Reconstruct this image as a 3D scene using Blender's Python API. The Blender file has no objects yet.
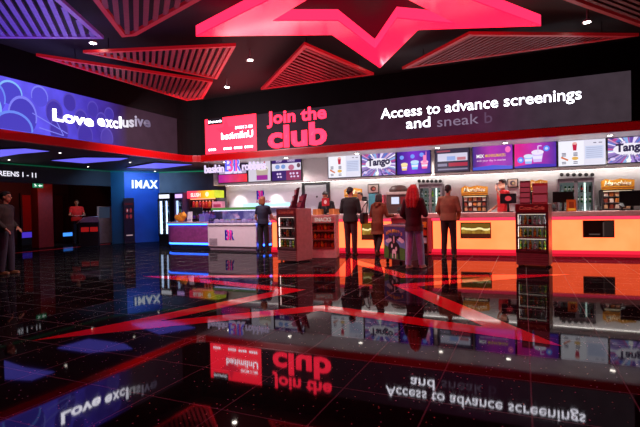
import bpy, bmesh, math, random
from mathutils import Vector, Matrix
random.seed(7)
SC = bpy.context.scene
C = SC.collection
PI = math.pi
R = math.radians

# ------------------------------------------------------------------ camera
F, YAW, PITCH, ROLL, EYE = 458.08, 0.41844, -0.012852, -0.02003, 1.27
fw = Vector((-math.sin(YAW)*math.cos(PITCH), math.cos(YAW)*math.cos(PITCH), math.sin(PITCH)))
r0 = Vector((math.cos(YAW), math.sin(YAW), 0)); u0 = r0.cross(fw)
rt = math.cos(ROLL)*r0 + math.sin(ROLL)*u0
up = -math.sin(ROLL)*r0 + math.cos(ROLL)*u0
cam = bpy.data.objects.new('camera', bpy.data.cameras.new('camera'))
C.objects.link(cam)
cam.data.sensor_fit = 'HORIZONTAL'; cam.data.sensor_width = 36; cam.data.lens = 36*F/640
cam.data.clip_start = 0.05; cam.data.clip_end = 100
m4 = Matrix.Identity(4)
for i in range(3):
    m4[i][0] = rt[i]; m4[i][1] = up[i]; m4[i][2] = -fw[i]
m4[0][3], m4[1][3], m4[2][3] = 0, 0, EYE
cam.matrix_world = m4
SC.camera = cam
EY = Vector((0, 0, EYE))

# survey helpers: the measured direction of a feature met with the wall / floor plane it lies on
def ray(x, y): return fw + rt*((x-320)/F) - up*((y-213.5)/F)
def U(x, y, Y):
    d = ray(x, y); return EY + d*(Y/d.y)
def UX(x, y, X):
    d = ray(x, y); return EY + d*(X/d.x)
def UZ(x, y, Z=0.0):
    d = ray(x, y); return EY + d*((Z-EYE)/d.z)

# ------------------------------------------------------------------ materials
def lin(h):
    if isinstance(h, str):
        h = h.lstrip('#'); h = ''.join(q*2 for q in h) if len(h) == 3 else h; v = [int(h[i:i+2], 16)/255 for i in (0, 2, 4)]
    else: v = [q/255 for q in h]
    return tuple((q/12.92 if q <= .04045 else ((q+.055)/1.055)**2.4) for q in v)
MATS = {}
def mat(col, rough=.5, metal=0., noise=.12, scale=12., spec=.5, key=None):
    k = ('m', col, rough, metal, noise, scale, spec)
    if k in MATS: return MATS[k]
    m = bpy.data.materials.new('surface_%s' % (col.lstrip('#') if isinstance(col, str) else '_'.join(map(str, col)))); m.use_nodes = True
    nt = m.node_tree; b = nt.nodes['Principled BSDF']
    c = lin(col)
    tc = nt.nodes.new('ShaderNodeTexCoord'); n = nt.nodes.new('ShaderNodeTexNoise'); n.inputs['Scale'].default_value = scale
    nt.links.new(tc.outputs['Object'], n.inputs['Vector'])
    rp = nt.nodes.new('ShaderNodeValToRGB')
    rp.color_ramp.elements[0].position = .3; rp.color_ramp.elements[1].position = .7
    rp.color_ramp.elements[0].color = tuple(q*(1-noise) for q in c)+(1,)
    rp.color_ramp.elements[1].color = tuple(min(1, q*(1+noise)) for q in c)+(1,)
    nt.links.new(n.outputs['Fac'], rp.inputs['Fac']); nt.links.new(rp.outputs['Color'], b.inputs['Base Color'])
    b.inputs['Roughness'].default_value = rough; b.inputs['Metallic'].default_value = metal
    b.inputs['Specular IOR Level'].default_value = spec
    MATS[k] = m; return m
def glow(col, s=1., rough=.35, base=None):
    k = ('e', col, s, rough, base)
    if k in MATS: return MATS[k]
    m = bpy.data.materials.new('light_%s' % (col.lstrip('#') if isinstance(col, str) else '_'.join(map(str, col)))); m.use_nodes = True
    b = m.node_tree.nodes['Principled BSDF']
    b.inputs['Base Color'].default_value = (lin(base) if base else (.01, .01, .01))+(1,)
    b.inputs['Roughness'].default_value = rough
    b.inputs['Emission Color'].default_value = lin(col)+(1,)
    b.inputs['Emission Strength'].default_value = s; b.inputs['Specular IOR Level'].default_value = .12
    MATS[k] = m; return m
def hdr(m, c):
    m = m.copy(); b = m.node_tree.nodes['Principled BSDF']; b.inputs['Emission Color'].default_value = tuple(c)+(1,); b.inputs['Emission Strength'].default_value = 1; return m
def glow_noise(c1, c2, scale, s=1., detail=3., stretch=(1, 1, 1)):
    m = bpy.data.materials.new('light_pattern'); m.use_nodes = True
    nt = m.node_tree; b = nt.nodes['Principled BSDF']
    tc = nt.nodes.new('ShaderNodeTexCoord'); mp = nt.nodes.new('ShaderNodeMapping'); mp.inputs['Scale'].default_value = stretch
    n = nt.nodes.new('ShaderNodeTexNoise'); n.inputs['Scale'].default_value = scale; n.inputs['Detail'].default_value = detail
    rp = nt.nodes.new('ShaderNodeValToRGB')
    rp.color_ramp.elements[0].position = .35; rp.color_ramp.elements[1].position = .65
    rp.color_ramp.elements[0].color = lin(c1)+(1,); rp.color_ramp.elements[1].color = lin(c2)+(1,)
    nt.links.new(tc.outputs['Object'], mp.inputs['Vector']); nt.links.new(mp.outputs['Vector'], n.inputs['Vector'])
    nt.links.new(n.outputs['Fac'], rp.inputs['Fac']); nt.links.new(rp.outputs['Color'], b.inputs['Emission Color'])
    b.inputs['Base Color'].default_value = (.01, .01, .01, 1); b.inputs['Roughness'].default_value = .4
    b.inputs['Emission Strength'].default_value = s
    return m
def glow_grad(stops, axis, lo, hi, s=1.):
    """emission changing along an object axis (a lit picture on a display)"""
    m = bpy.data.materials.new('display_gradient'); m.use_nodes = True
    nt = m.node_tree; b = nt.nodes['Principled BSDF']
    tc = nt.nodes.new('ShaderNodeTexCoord'); sp = nt.nodes.new('ShaderNodeSeparateXYZ')
    mr = nt.nodes.new('ShaderNodeMapRange'); mr.inputs['From Min'].default_value = lo; mr.inputs['From Max'].default_value = hi
    rp = nt.nodes.new('ShaderNodeValToRGB')
    while len(rp.color_ramp.elements) < len(stops): rp.color_ramp.elements.new(.5)
    for e, (p, c) in zip(rp.color_ramp.elements, stops):
        e.position = p; e.color = lin(c)+(1,)
    nt.links.new(tc.outputs['Object'], sp.inputs[0]); nt.links.new(sp.outputs[axis], mr.inputs['Value'])
    nt.links.new(mr.outputs[0], rp.inputs['Fac'])
    n = nt.nodes.new('ShaderNodeTexNoise'); n.inputs['Scale'].default_value = 3
    nt.links.new(tc.outputs['Object'], n.inputs['Vector'])
    mx = nt.nodes.new('ShaderNodeMix'); mx.data_type = 'RGBA'; mx.blend_type = 'MULTIPLY'; mx.inputs[0].default_value = .5
    nt.links.new(rp.outputs['Color'], mx.inputs[6]); nt.links.new(n.outputs['Fac'], mx.inputs[7])
    nt.links.new(mx.outputs[2], b.inputs['Emission Color'])
    b.inputs['Base Color'].default_value = (.006, .004, .006, 1); b.inputs['Roughness'].default_value = .8; b.inputs['Specular IOR Level'].default_value = .08
    b.inputs['Emission Strength'].default_value = s
    return m
def glass_mat(tint='#ffffff', refl=.12):
    k = ('g', tint, refl)
    if k in MATS: return MATS[k]
    m = bpy.data.materials.new('clear_glass'); m.use_nodes = True
    nt = m.node_tree; nt.nodes.clear()
    o = nt.nodes.new('ShaderNodeOutputMaterial'); t = nt.nodes.new('ShaderNodeBsdfTransparent'); g = nt.nodes.new('ShaderNodeBsdfGlossy')
    g.inputs['Roughness'].default_value = .03; t.inputs['Color'].default_value = lin(tint)+(1,)
    x = nt.nodes.new('ShaderNodeMixShader'); x.inputs[0].default_value = refl
    nt.links.new(t.outputs[0], x.inputs[1]); nt.links.new(g.outputs[0], x.inputs[2]); nt.links.new(x.outputs[0], o.inputs[0])
    MATS[k] = m; return m

# ------------------------------------------------------------------ mesh builder
class MB:
    def __init__(s): s.bm = bmesh.new(); s.ms = []; s.cur = 0
    def m(s, material):
        if material not in s.ms: s.ms.append(material)
        s.cur = s.ms.index(material); return s
    def _tag(s, faces, smooth=False):
        for f in faces: f.material_index = s.cur; f.smooth = smooth
    def box(s, x0, x1, y0, y1, z0, z1, bev=0, M=None):
        b = bmesh.new()
        v = [b.verts.new((x, y, z)) for x in (x0, x1) for y in (y0, y1) for z in (z0, z1)]
        for q in ((0, 1, 3, 2), (4, 6, 7, 5), (0, 4, 5, 1), (2, 3, 7, 6), (0, 2, 6, 4), (1, 5, 7, 3)): b.faces.new([v[i] for i in q])
        bmesh.ops.recalc_face_normals(b, faces=b.faces)
        if bev: bmesh.ops.bevel(b, geom=b.edges[:], offset=bev, segments=2, affect='EDGES', profile=.6)
        return s._merge(b, M)
    def _merge(s, b, M=None, smooth=None):
        if M is not None: b.transform(M)
        mp = {}
        for v in b.verts: mp[v] = s.bm.verts.new(v.co)
        for f in b.faces:
            try:
                g = s.bm.faces.new([mp[v] for v in f.verts]); g.material_index = s.cur; g.smooth = f.smooth if smooth is None else smooth
            except ValueError: pass
        b.free(); return s
    def prism(s, pts, h0, h1, axis='z', M=None, bev=0):
        """polygon pts (2D) extruded from h0 to h1 along axis; axis y: pts are (x,z); axis x: pts are (y,z)"""
        b = bmesh.new()
        def P(p, h):
            if axis == 'z': return (p[0], p[1], h)
            if axis == 'y': return (p[0], h, p[1])
            return (h, p[0], p[1])
        a = [b.verts.new(P(p, h0)) for p in pts]; t = [b.verts.new(P(p, h1)) for p in pts]
        b.faces.new(a); b.faces.new(t)
        n = len(pts)
        for i in range(n): b.faces.new((a[i], a[(i+1) % n], t[(i+1) % n], t[i]))
        bmesh.ops.recalc_face_normals(b, faces=b.faces)
        if bev: bmesh.ops.bevel(b, geom=b.edges[:], offset=bev, segments=2, affect='EDGES')
        return s._merge(b, M)
    def lathe(s, prof, n=20, M=None, cap=True, smooth=True):
        """profile of (radius, z)"""
        b = bmesh.new(); rings = []
        for r, z in prof: rings.append([b.verts.new((r*math.cos(2*PI*i/n), r*math.sin(2*PI*i/n), z)) for i in range(n)])
        for a, t in zip(rings, rings[1:]):
            for i in range(n):
                f = b.faces.new((a[i], a[(i+1) % n], t[(i+1) % n], t[i])); f.smooth = smooth
        if cap: b.faces.new(rings[0]); b.faces.new(rings[-1])
        bmesh.ops.recalc_face_normals(b, faces=b.faces)
        return s._merge(b, M)
    def cyl(s, p0, p1, r0, r1=None, n=14):
        p0 = Vector(p0); p1 = Vector(p1); d = p1-p0
        q = Vector((0, 0, 1)).rotation_difference(d.normalized()).to_matrix().to_4x4()
        return s.lathe([(r0, 0), (r0 if r1 is None else r1, d.length)], n, Matrix.Translation(p0) @ q)
    def ell(s, c, rx, ry, rz, M=None, n=14, k=9):
        prof = [(math.sin(PI*i/k), -math.cos(PI*i/k)) for i in range(1, k)]
        T = Matrix.Translation(Vector(c)) @ Matrix.Diagonal((rx, ry, rz, 1))
        return s.lathe(prof, n, (M @ T) if M is not None else T)
    def tube(s, pts, r, n=8):
        for a, b in zip(pts, pts[1:]): s.cyl(a, b, r, n=n)
        return s
    def caps(s, p0, r0, p1, r1, n=12):
        """tapered limb with round ends"""
        p0 = Vector(p0); p1 = Vector(p1); d = p1-p0; L = max(d.length, 1e-4)
        q = Vector((0, 0, 1)).rotation_difference(d.normalized() if d.length > 1e-5 else Vector((0, 0, 1))).to_matrix().to_4x4()
        prof = [(r0*math.cos(a), r0*math.sin(a)) for a in [-PI/2*.95, -PI/3, -PI/6, 0]] + [(r1*math.cos(a), L+r1*math.sin(a)) for a in [0, PI/6, PI/3, PI/2*.95]]
        return s.lathe(prof, n, Matrix.Translation(p0) @ q)
    def loft(s, secs, n=20):
        """secs: (cx,cy,z,rx,ry) ellipses"""
        b = bmesh.new(); rings = []
        for cx, cy, z, rx, ry in secs: rings.append([b.verts.new((cx+rx*math.cos(2*PI*i/n), cy+ry*math.sin(2*PI*i/n), z)) for i in range(n)])
        for a, t in zip(rings, rings[1:]):
            for i in range(n):
                f = b.faces.new((a[i], a[(i+1) % n], t[(i+1) % n], t[i])); f.smooth = True
        b.faces.new(rings[0]); b.faces.new(rings[-1])
        bmesh.ops.recalc_face_normals(b, faces=b.faces)
        return s._merge(b)
    def poly(s, pts3):
        vs = [s.bm.verts.new(p) for p in pts3]; f = s.bm.faces.new(vs); f.material_index = s.cur; return s
    def flat(s, pts2, y, d=.004):
        """flat picture element on a board facing -Y, at depth y"""
        return s.prism(pts2, y-d, y, 'y')
    def disc(s, cx, cz, rx, rz, y, d=.004, n=18, a0=0, a1=2*PI):
        return s.flat([(cx+rx*math.cos(a0+(a1-a0)*i/n), cz+rz*math.sin(a0+(a1-a0)*i/n)) for i in range(n)], y, d)
    def mesh(s, name):
        me = bpy.data.meshes.new(name); s.bm.to_mesh(me); s.bm.free()
        for q in s.ms: me.materials.append(q)
        return me
    def build(s, name, parent=None, material=None, loc=(0, 0, 0), rz=0):
        if material is not None and not s.ms: s.ms = [material]
        o = bpy.data.objects.new(name, s.mesh(name)); C.objects.link(o)
        o.location = loc; o.rotation_euler = (0, 0, rz)
        if parent: o.parent = parent
        return o
def tag(o, label, cat=None, group=None, kind=None):
    o['label'] = label
    if cat: o['category'] = cat
    if group: o['group'] = group
    if kind: o['kind'] = kind
    return o
def thing(name, label, cat, loc=(0, 0, 0), rz=0, group=None):
    o = bpy.data.objects.new(name, None); C.objects.link(o); o.empty_display_size = .1
    o.location = loc; o.rotation_euler = (0, 0, rz)
    return tag(o, label, cat, group)
def struct(o, label): return tag(o, label, None, None, 'structure')
def dup(root, loc, rz, label=None, group=None):
    r = root.copy(); C.objects.link(r); r.location = loc; r.rotation_euler = (0, 0, rz)
    if label: r['label'] = label
    if group: r['group'] = group
    for ch in list(root.children):
        c = ch.copy(); C.objects.link(c); c.parent = r
        for g in list(ch.children):
            d = g.copy(); C.objects.link(d); d.parent = c
    return r
def text_bm(body, bold=0., space=1.):
    cu = bpy.data.curves.new('lettering', 'FONT'); cu.body = body; cu.offset = bold; cu.space_character = space; cu.resolution_u = 3
    o = bpy.data.objects.new('lettering', cu); C.objects.link(o)
    dg = bpy.context.evaluated_depsgraph_get(); dg.update()
    me = bpy.data.meshes.new_from_object(o.evaluated_get(dg)); b = bmesh.new(); b.from_mesh(me)
    bpy.data.objects.remove(o); bpy.data.curves.remove(cu); bpy.data.meshes.remove(me)
    return b
def put_text(mb, body, x0, x1, z, y, h=None, bold=0., d=.004, mirror=False, shear=0., space=1., slope=0.):
    """letters on a board facing -Y: fitted to x0..x1 with the baseline at z; h = height of the letter box (else in proportion)"""
    b = text_bm(body, bold, space)
    xs = [v.co.x for v in b.verts]; ys = [v.co.y for v in b.verts]
    a, w = min(xs), max(xs)-min(xs); k = (x1-x0)/w; ky = k if h is None else h/(max(ys)-min(min(ys), 0) if False else max(ys))
    for v in b.verts:
        x = (v.co.x-a)*k + v.co.y*ky*shear; zz = v.co.y*ky
        if mirror: x = (x1-x0)-x
        v.co = (x0+x, y-d, z+zz+slope*x)
    r = bmesh.ops.extrude_face_region(b, geom=b.faces[:])
    for e in r['geom']:
        if isinstance(e, bmesh.types.BMVert): e.co.y += d
    bmesh.ops.recalc_face_normals(b, faces=b.faces)
    mb._merge(b); return mb

# ------------------------------------------------------------------ common materials
BLACK = mat('#0c0b0d', .5); DARK = mat('#1a171b', .45); CHAR = mat('#242226', .5)
WHITE = mat('#e6e2e2', .5, noise=.03); WALLW = mat('#d6d2d4', .6, noise=.04, scale=3)
STEEL = mat('#8d8a8c', .3, .9); CHROME = mat('#c9c9cd', .15, 1.)
FASC = mat('#0b0709', .8, scale=4, spec=.1)

# ------------------------------------------------------------------ floor
def floor_material():
    m = bpy.data.materials.new('polished_black_tiles'); m.use_nodes = True
    nt = m.node_tree; b = nt.nodes['Principled BSDF']; N = nt.nodes.new; L = nt.links.new
    tc = N('ShaderNodeTexCoord')
    mp = N('ShaderNodeMapping'); mp.inputs['Location'].default_value = (-.03, .02, 0)
    L(tc.outputs['Object'], mp.inputs['Vector'])
    br = N('ShaderNodeTexBrick'); br.offset = 0; br.inputs['Scale'].default_value = 1
    br.inputs['Brick Width'].default_value = .6; br.inputs['Row Height'].default_value = .6
    br.inputs['Mortar Size'].default_value = .005; br.inputs['Mortar Smooth'].default_value = .1
    br.inputs['Color1'].default_value = (.0045, .004, .005, 1); br.inputs['Color2'].default_value = (.0065, .0055, .007, 1)
    br.inputs['Mortar'].default_value = (.12, .15, .14, 1)
    L(mp.outputs['Vector'], br.inputs['Vector'])
    vo = N('ShaderNodeTexVoronoi'); vo.inputs['Scale'].default_value = 26; L(tc.outputs['Object'], vo.inputs['Vector'])
    lt = N('ShaderNodeMath'); lt.operation = 'LESS_THAN'; lt.inputs[1].default_value = .12; L(vo.outputs['Distance'], lt.inputs[0])
    wn = N('ShaderNodeSeparateColor'); L(vo.outputs['Color'], wn.inputs[0])
    g = N('ShaderNodeMath'); g.operation = 'GREATER_THAN'; g.inputs[1].default_value = .55; L(wn.outputs[0], g.inputs[0])
    mu = N('ShaderNodeMath'); mu.operation = 'MULTIPLY'; L(lt.outputs[0], mu.inputs[0]); L(g.outputs[0], mu.inputs[1])
    mx = N('ShaderNodeMix'); mx.data_type = 'RGBA'; L(mu.outputs[0], mx.inputs[0]); L(br.outputs['Color'], mx.inputs[6])
    mc = N('ShaderNodeMix'); mc.data_type = 'RGBA'; mc.inputs[0].default_value = .4; mc.inputs[6].default_value = (.6, .55, .5, 1); L(vo.outputs['Color'], mc.inputs[7])
    L(mc.outputs[2], mx.inputs[7]); L(mx.outputs[2], b.inputs['Base Color'])
    n = N('ShaderNodeTexNoise'); n.inputs['Scale'].default_value = 1.3; L(tc.outputs['Object'], n.inputs['Vector'])
    mr = N('ShaderNodeMapRange'); mr.inputs['To Min'].default_value = .022; mr.inputs['To Max'].default_value = .045; L(n.outputs['Fac'], mr.inputs['Value'])
    b.inputs['Roughness'].default_value = .6; b.inputs['Specular IOR Level'].default_value = 0
    gl = N('ShaderNodeBsdfGlossy'); L(mr.outputs[0], gl.inputs['Roughness'])
    lw = N('ShaderNodeLayerWeight'); lw.inputs['Blend'].default_value = .5
    fr = N('ShaderNodeMapRange'); fr.inputs['From Min'].default_value = .3; fr.inputs['From Max'].default_value = .95
    fr.inputs['To Min'].default_value = .09; fr.inputs['To Max'].default_value = .22; L(lw.outputs['Facing'], fr.inputs['Value'])
    ms = N('ShaderNodeMixShader'); L(fr.outputs[0], ms.inputs[0]); L(b.outputs[0], ms.inputs[1]); L(gl.outputs[0], ms.inputs[2])
    L(ms.outputs[0], nt.nodes['Material Output'].inputs['Surface'])
    return m
mb = MB(); mb.box(-22, 8, -5, 18, -.1, 0)
o = mb.build('floor', material=floor_material()); struct(o, 'polished black speckled tile floor mirroring the counter and signs')

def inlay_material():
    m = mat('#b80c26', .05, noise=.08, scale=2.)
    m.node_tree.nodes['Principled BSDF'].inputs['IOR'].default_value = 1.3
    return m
def star_pts(c, rad, inner, a0):
    return [(c[0]+(rad if k % 2 == 0 else inner)*math.cos(R(a0+36*k)), c[1]+(rad if k % 2 == 0 else inner)*math.sin(R(a0+36*k))) for k in range(10)]
def inset(o_, wid):
    inn = []; n = len(o_)
    for k in range(n):
        p, q, r_ = Vector(o_[k-1]), Vector(o_[k]), Vector(o_[(k+1) % n])
        e1 = (q-p).normalized(); e2 = (r_-q).normalized()
        A = p+Vector((-e1.y, e1.x))*wid; B = q+Vector((-e2.y, e2.x))*wid
        t = ((B-A).x*e2.y-(B-A).y*e2.x)/(e1.x*e2.y-e1.y*e2.x)
        inn.append(tuple(A+e1*t))
    return inn
def band(mb, o_, inn, z0, z1):
    n = len(o_)
    for k in range(n):
        j = (k+1) % n; mb.prism([o_[k], o_[j], inn[j], inn[k]], z0, z1)
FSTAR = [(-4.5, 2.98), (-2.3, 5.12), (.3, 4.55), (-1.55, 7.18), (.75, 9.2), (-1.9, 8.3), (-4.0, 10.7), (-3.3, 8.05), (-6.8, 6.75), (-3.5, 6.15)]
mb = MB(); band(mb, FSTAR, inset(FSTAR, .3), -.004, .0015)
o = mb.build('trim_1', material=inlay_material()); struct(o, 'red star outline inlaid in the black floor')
# ------------------------------------------------------------------ shell
SOF = 2.9; CEIL = 4.85
mb = MB(); mb.box(-10.2, 8, -5, 12.4, CEIL, CEIL+.1)
o = mb.build('ceiling', material=mat('#0d0a0c', .7)); struct(o, 'black painted ceiling void above the hanging star')
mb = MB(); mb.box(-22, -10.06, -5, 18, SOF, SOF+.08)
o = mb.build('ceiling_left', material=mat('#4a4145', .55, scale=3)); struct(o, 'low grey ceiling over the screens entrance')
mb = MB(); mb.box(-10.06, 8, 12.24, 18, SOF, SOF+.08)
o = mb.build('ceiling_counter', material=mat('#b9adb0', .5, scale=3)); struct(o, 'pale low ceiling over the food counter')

FX, FY = -10.0, 12.15
def path(x, y, rad=.55):
    return [(x, -5), (x, y-rad)]+[(x+rad-rad*math.cos(a), y-rad+rad*math.sin(a)) for a in [PI/12*i for i in range(1, 6)]]+[(x+rad, y), (8, y)]
def ribbon(t0, t1, z0, z1, material, name, label):
    a = path(FX-t0, FY+t0, .55+t0); b = path(FX-t1, FY+t1, .55+t1)
    mb = MB()
    for i in range(len(a)-1): mb.prism([a[i], a[i+1], b[i+1], b[i]], z0, z1)
    o = mb.build(name, material=material); return struct(o, label)
ribbon(0, .12, 4.18, CEIL, mat('#0c080a', .8, scale=3, spec=.1), 'wall_upper', 'dark wall band above the display fascia')
ribbon(.02, .12, 3.05, 4.18, FASC, 'wall_fascia', 'dark fascia carrying the large displays')
ribbon(-.02, .12, 2.84, 3.05, mat('#a00814', .3, noise=.06), 'trim_2', 'bright red band along the bottom of the fascia')
ribbon(-.022, -.02, 2.86, 3.03, glow('#b00616', .12, .3, '#900'), 'trim_3', 'lit red face of the band under the displays')

# ------------------------------------------------------------------ big displays on the fascia
def led_right():
    t = thing('display_board', 'long dark display board over the counter with white and pink words', 'display', (0, FY, 0))
    x0, x1 = -9.42, 2.21
    mb = MB(); mb.box(x0, x1, -.02, .015, 3.06, 4.17)
    mb.build('panel', t, glow_grad([(0, '#40303a'), (.35, '#382832'), (.6, '#46263a'), (.72, '#502844'), (.85, '#463844'), (1, '#483c44')], 0, x0, x1, 1.0))
    w = glow('#f4f0ff', 5.); p = glow('#ff4f86', 1.1); p = hdr(p, (4.5, .085, .24)); dim = glow('#9d8aa8', .7); dim2 = glow('#6a5270', .7)
    def words(body, m_, nm='lettering', **kw):
        a = [kw.pop(q) for q in ('x0', 'x1', 'z')]; mb = MB().m(m_); put_text(mb, body, *a, -.02, **kw); mb.build(nm, t)
    words('Access to advance screenings', w, x0=-3.52, x1=1.25, z=3.655, h=.27, bold=.006)
    words('and', w, x0=-2.83, x1=-2.2, z=3.325, h=.27, bold=.006)
    words('sneak', dim, 'faded_lettering', x0=-2.02, x1=-1.0, z=3.30, h=.25)
    words('b', dim2, 'faded_lettering', x0=-.86, x1=-.68, z=3.29, h=.27)
    words('Join the', p, 'pink_lettering', x0=-7.1, x1=-5.13, z=3.84, h=.37, bold=.03)
    words('club', p, 'pink_lettering', x0=-7.08, x1=-5.13, z=3.12, h=.64, bold=.035)
    mb = MB().m(hdr(glow('#f0416c', 1.0), (4.2, .06, .16))); mb.flat([(-9.41, 3.07), (-7.48, 3.07), (-7.48, 4.2), (-9.41, 4.2)], -.02, .006)
    mb.m(hdr(glow('#d93a66', .95), (2.6, .045, .14)))
    cx, cz = -8.6, 3.75
    sp = [(cx+(.42 if k % 2 == 0 else .17)*math.sin(PI*k/5), cz+(.42 if k % 2 == 0 else .17)*math.cos(PI*k/5)) for k in range(10)]
    mb.flat(sp, -.026, .002)
    mb.m(glow('#1d1020', .6)); mb.flat([(-9.3, 4.0), (-8.72, 4.0), (-8.72, 4.2), (-9.3, 4.2)], -.026, .002)
    mb.m(w); put_text(mb, 'Unlimited', -8.78, -7.6, 3.5, -.028, bold=.01, mirror=True)
    put_text(mb, 'MR C MORE', -8.25, -7.62, 3.79, -.028, bold=.01, mirror=True)
    put_text(mb, 'cineworld', -9.27, -8.76, 4.06, -.03, mirror=True)
    for i in range(14):
        if i in (4, 9): continue
        a = -8.7+i*.079; mb.flat([(a, 3.17), (a+.055, 3.17), (a+.055, 3.235), (a, 3.235)], -.028, .002)
    for i in range(4):
        a = -9.28+i*.075; mb.flat([(a, 3.17), (a+.05, 3.17), (a+.05, 3.235), (a, 3.235)], -.028, .002)
    mb.build('membership_card', t)
led_right()

def led_left():
    # local frame: board facing -Y, local +x runs along world +Y; placed on the left fascia
    t = thing('display_board', 'blue display board of a crowd reading Love exclusive', 'display', (FX, 0, 0), PI/2)
    x0, x1 = 1.0, 11.45
    mb = MB(); mb.box(x0, x1, -.02, .015, 3.06, 4.17)
    mb.build('panel', t, glow_grad([(0, '#5a52f0'), (.46, '#6a60fa'), (.62, '#5a4ee0'), (.70, '#4836b4'), (.775, '#38226a'), (.81, '#341e2e'), (1, '#30202a')], 0, x0, x1, 1.4))
    rnd = random.Random(4)
    heads = []
    cols = [glow('#4c46cc', 1.), glow('#564edc', 1.), glow('#4840c0', 1.), glow('#5c54e4', 1.)]
    rim = [glow('#86bcff', 1.), glow('#7f80f8', 1.), glow('#6c8cf8', 1.)]
    mb = MB()
    spec = [(6.3, 3.86, .26, .26), (6.95, 3.92, .2, .24), (7.7, 3.94, .17, .22), (8.35, 3.9, .16, .2), (8.85, 3.85, .15, .18), (5.9, 3.7, .3, .36), (7.3, 3.62, .22, .3), (8.0, 3.55, .2, .28), (8.6, 3.6, .18, .26), (5.75, 3.45, .36, .4), (6.55, 3.42, .32, .42), (7.4, 3.22, .24, .32), (8.1, 3.2, .22, .3), (8.75, 3.2, .2, .28), (6.35, 3.12, .42, .36), (5.2, 3.2, .4, .5), (4.4, 3.6, .35, .4), (4.3, 3.1, .42, .42), (3.4, 3.5, .35, .42), (2.7, 3.2, .4, .42), (2.1, 3.6, .32, .38)]
    y = -.02
    for i, (cx, cz, rx, rz) in enumerate(spec):
        y -= .0012
        def ring(k0, k1):
            pts = [(cx+rx*k0*math.cos(a), cz+rz*k0*math.sin(a)) for a in [PI*(-.1+1.2*j/16) for j in range(17)]]
            inn = [(cx+rx*k1*math.cos(a), cz-.02+rz*k1*math.sin(a)) for a in [PI*(-.1+1.2*j/16) for j in range(17)]]
            return pts+inn[::-1]
        def clip(ps): return [(px_, min(4.165, max(3.065, pz_))) for px_, pz_ in ps]
        far = cx > 7
        mb.m(glow('#4638b0', .9) if far else cols[i % 4]); mb.flat(clip([(cx+rx*math.cos(2*PI*j/20), cz+rz*math.sin(2*PI*j/20)) for j in range(20)]), y, .001)
        mb.m(glow('#5c4cc4', .9) if far else rim[i % 3]); mb.flat(clip(ring(1.0, .9)), y-.001, .001)
    mb.m(rim[1])
    for a, b in (((6.75, 3.5), (7.6, 3.16)), ((6.9, 3.2), (7.5, 3.1)), ((7.3, 3.45), (7.5, 3.1)), ((4.8, 3.5), (5.0, 3.9))):
        d = Vector((b[0]-a[0], b[1]-a[1])).normalized()*.012
        mb.flat([(a[0]-d.y, a[1]+d.x), (a[0]+d.y, a[1]-d.x), (b[0]+d.y, b[1]-d.x), (b[0]-d.y, b[1]+d.x)], -.05, .001)
    mb.build('crowd_picture', t)
    yy = lambda px: UX(px, 122, FX+.055).y
    for body, a, b, z_, h_, sl, m_, nm in (('Love', 53, 93.5, 3.425, .27, .015, glow('#f4f0ff', 5.), 'lettering'), ('e', 97.5, 105, 3.50, .19, .0, glow('#f4f0ff', 4.6), 'lettering'), ('x', 105.5, 112.5, 3.50, .19, .05, glow('#f4f0ff', 4.2), 'lettering'),
            ('c', 112.5, 118, 3.51, .19, .05, glow('#f4f0ff', 3.), 'lettering'), ('l', 119, 121.5, 3.54, .30, .05, glow('#f4f0ff', 3.), 'lettering'), ('u', 122, 128.5, 3.58, .19, .08, glow('#f0ecf8', 1.), 'lettering'), ('s', 129, 134, 3.62, .2, .08, glow('#d8d0e4', .95), 'lettering'),
            ('i', 134.7, 137, 3.67, .29, .05, glow('#c0b4d0', .9), 'faded_lettering'), ('v', 137, 143.5, 3.69, .2, .05, glow('#9c8fb0', .85), 'faded_lettering'), ('e', 143.5, 150.5, 3.71, .2, .05, glow('#7a6c8c', .8), 'faded_lettering')):
        mb = MB().m(m_); put_text(mb, body, yy(a), yy(b), z_, -.054, h=h_, bold=.03, slope=sl); mb.build(nm, t)
led_left()

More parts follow.
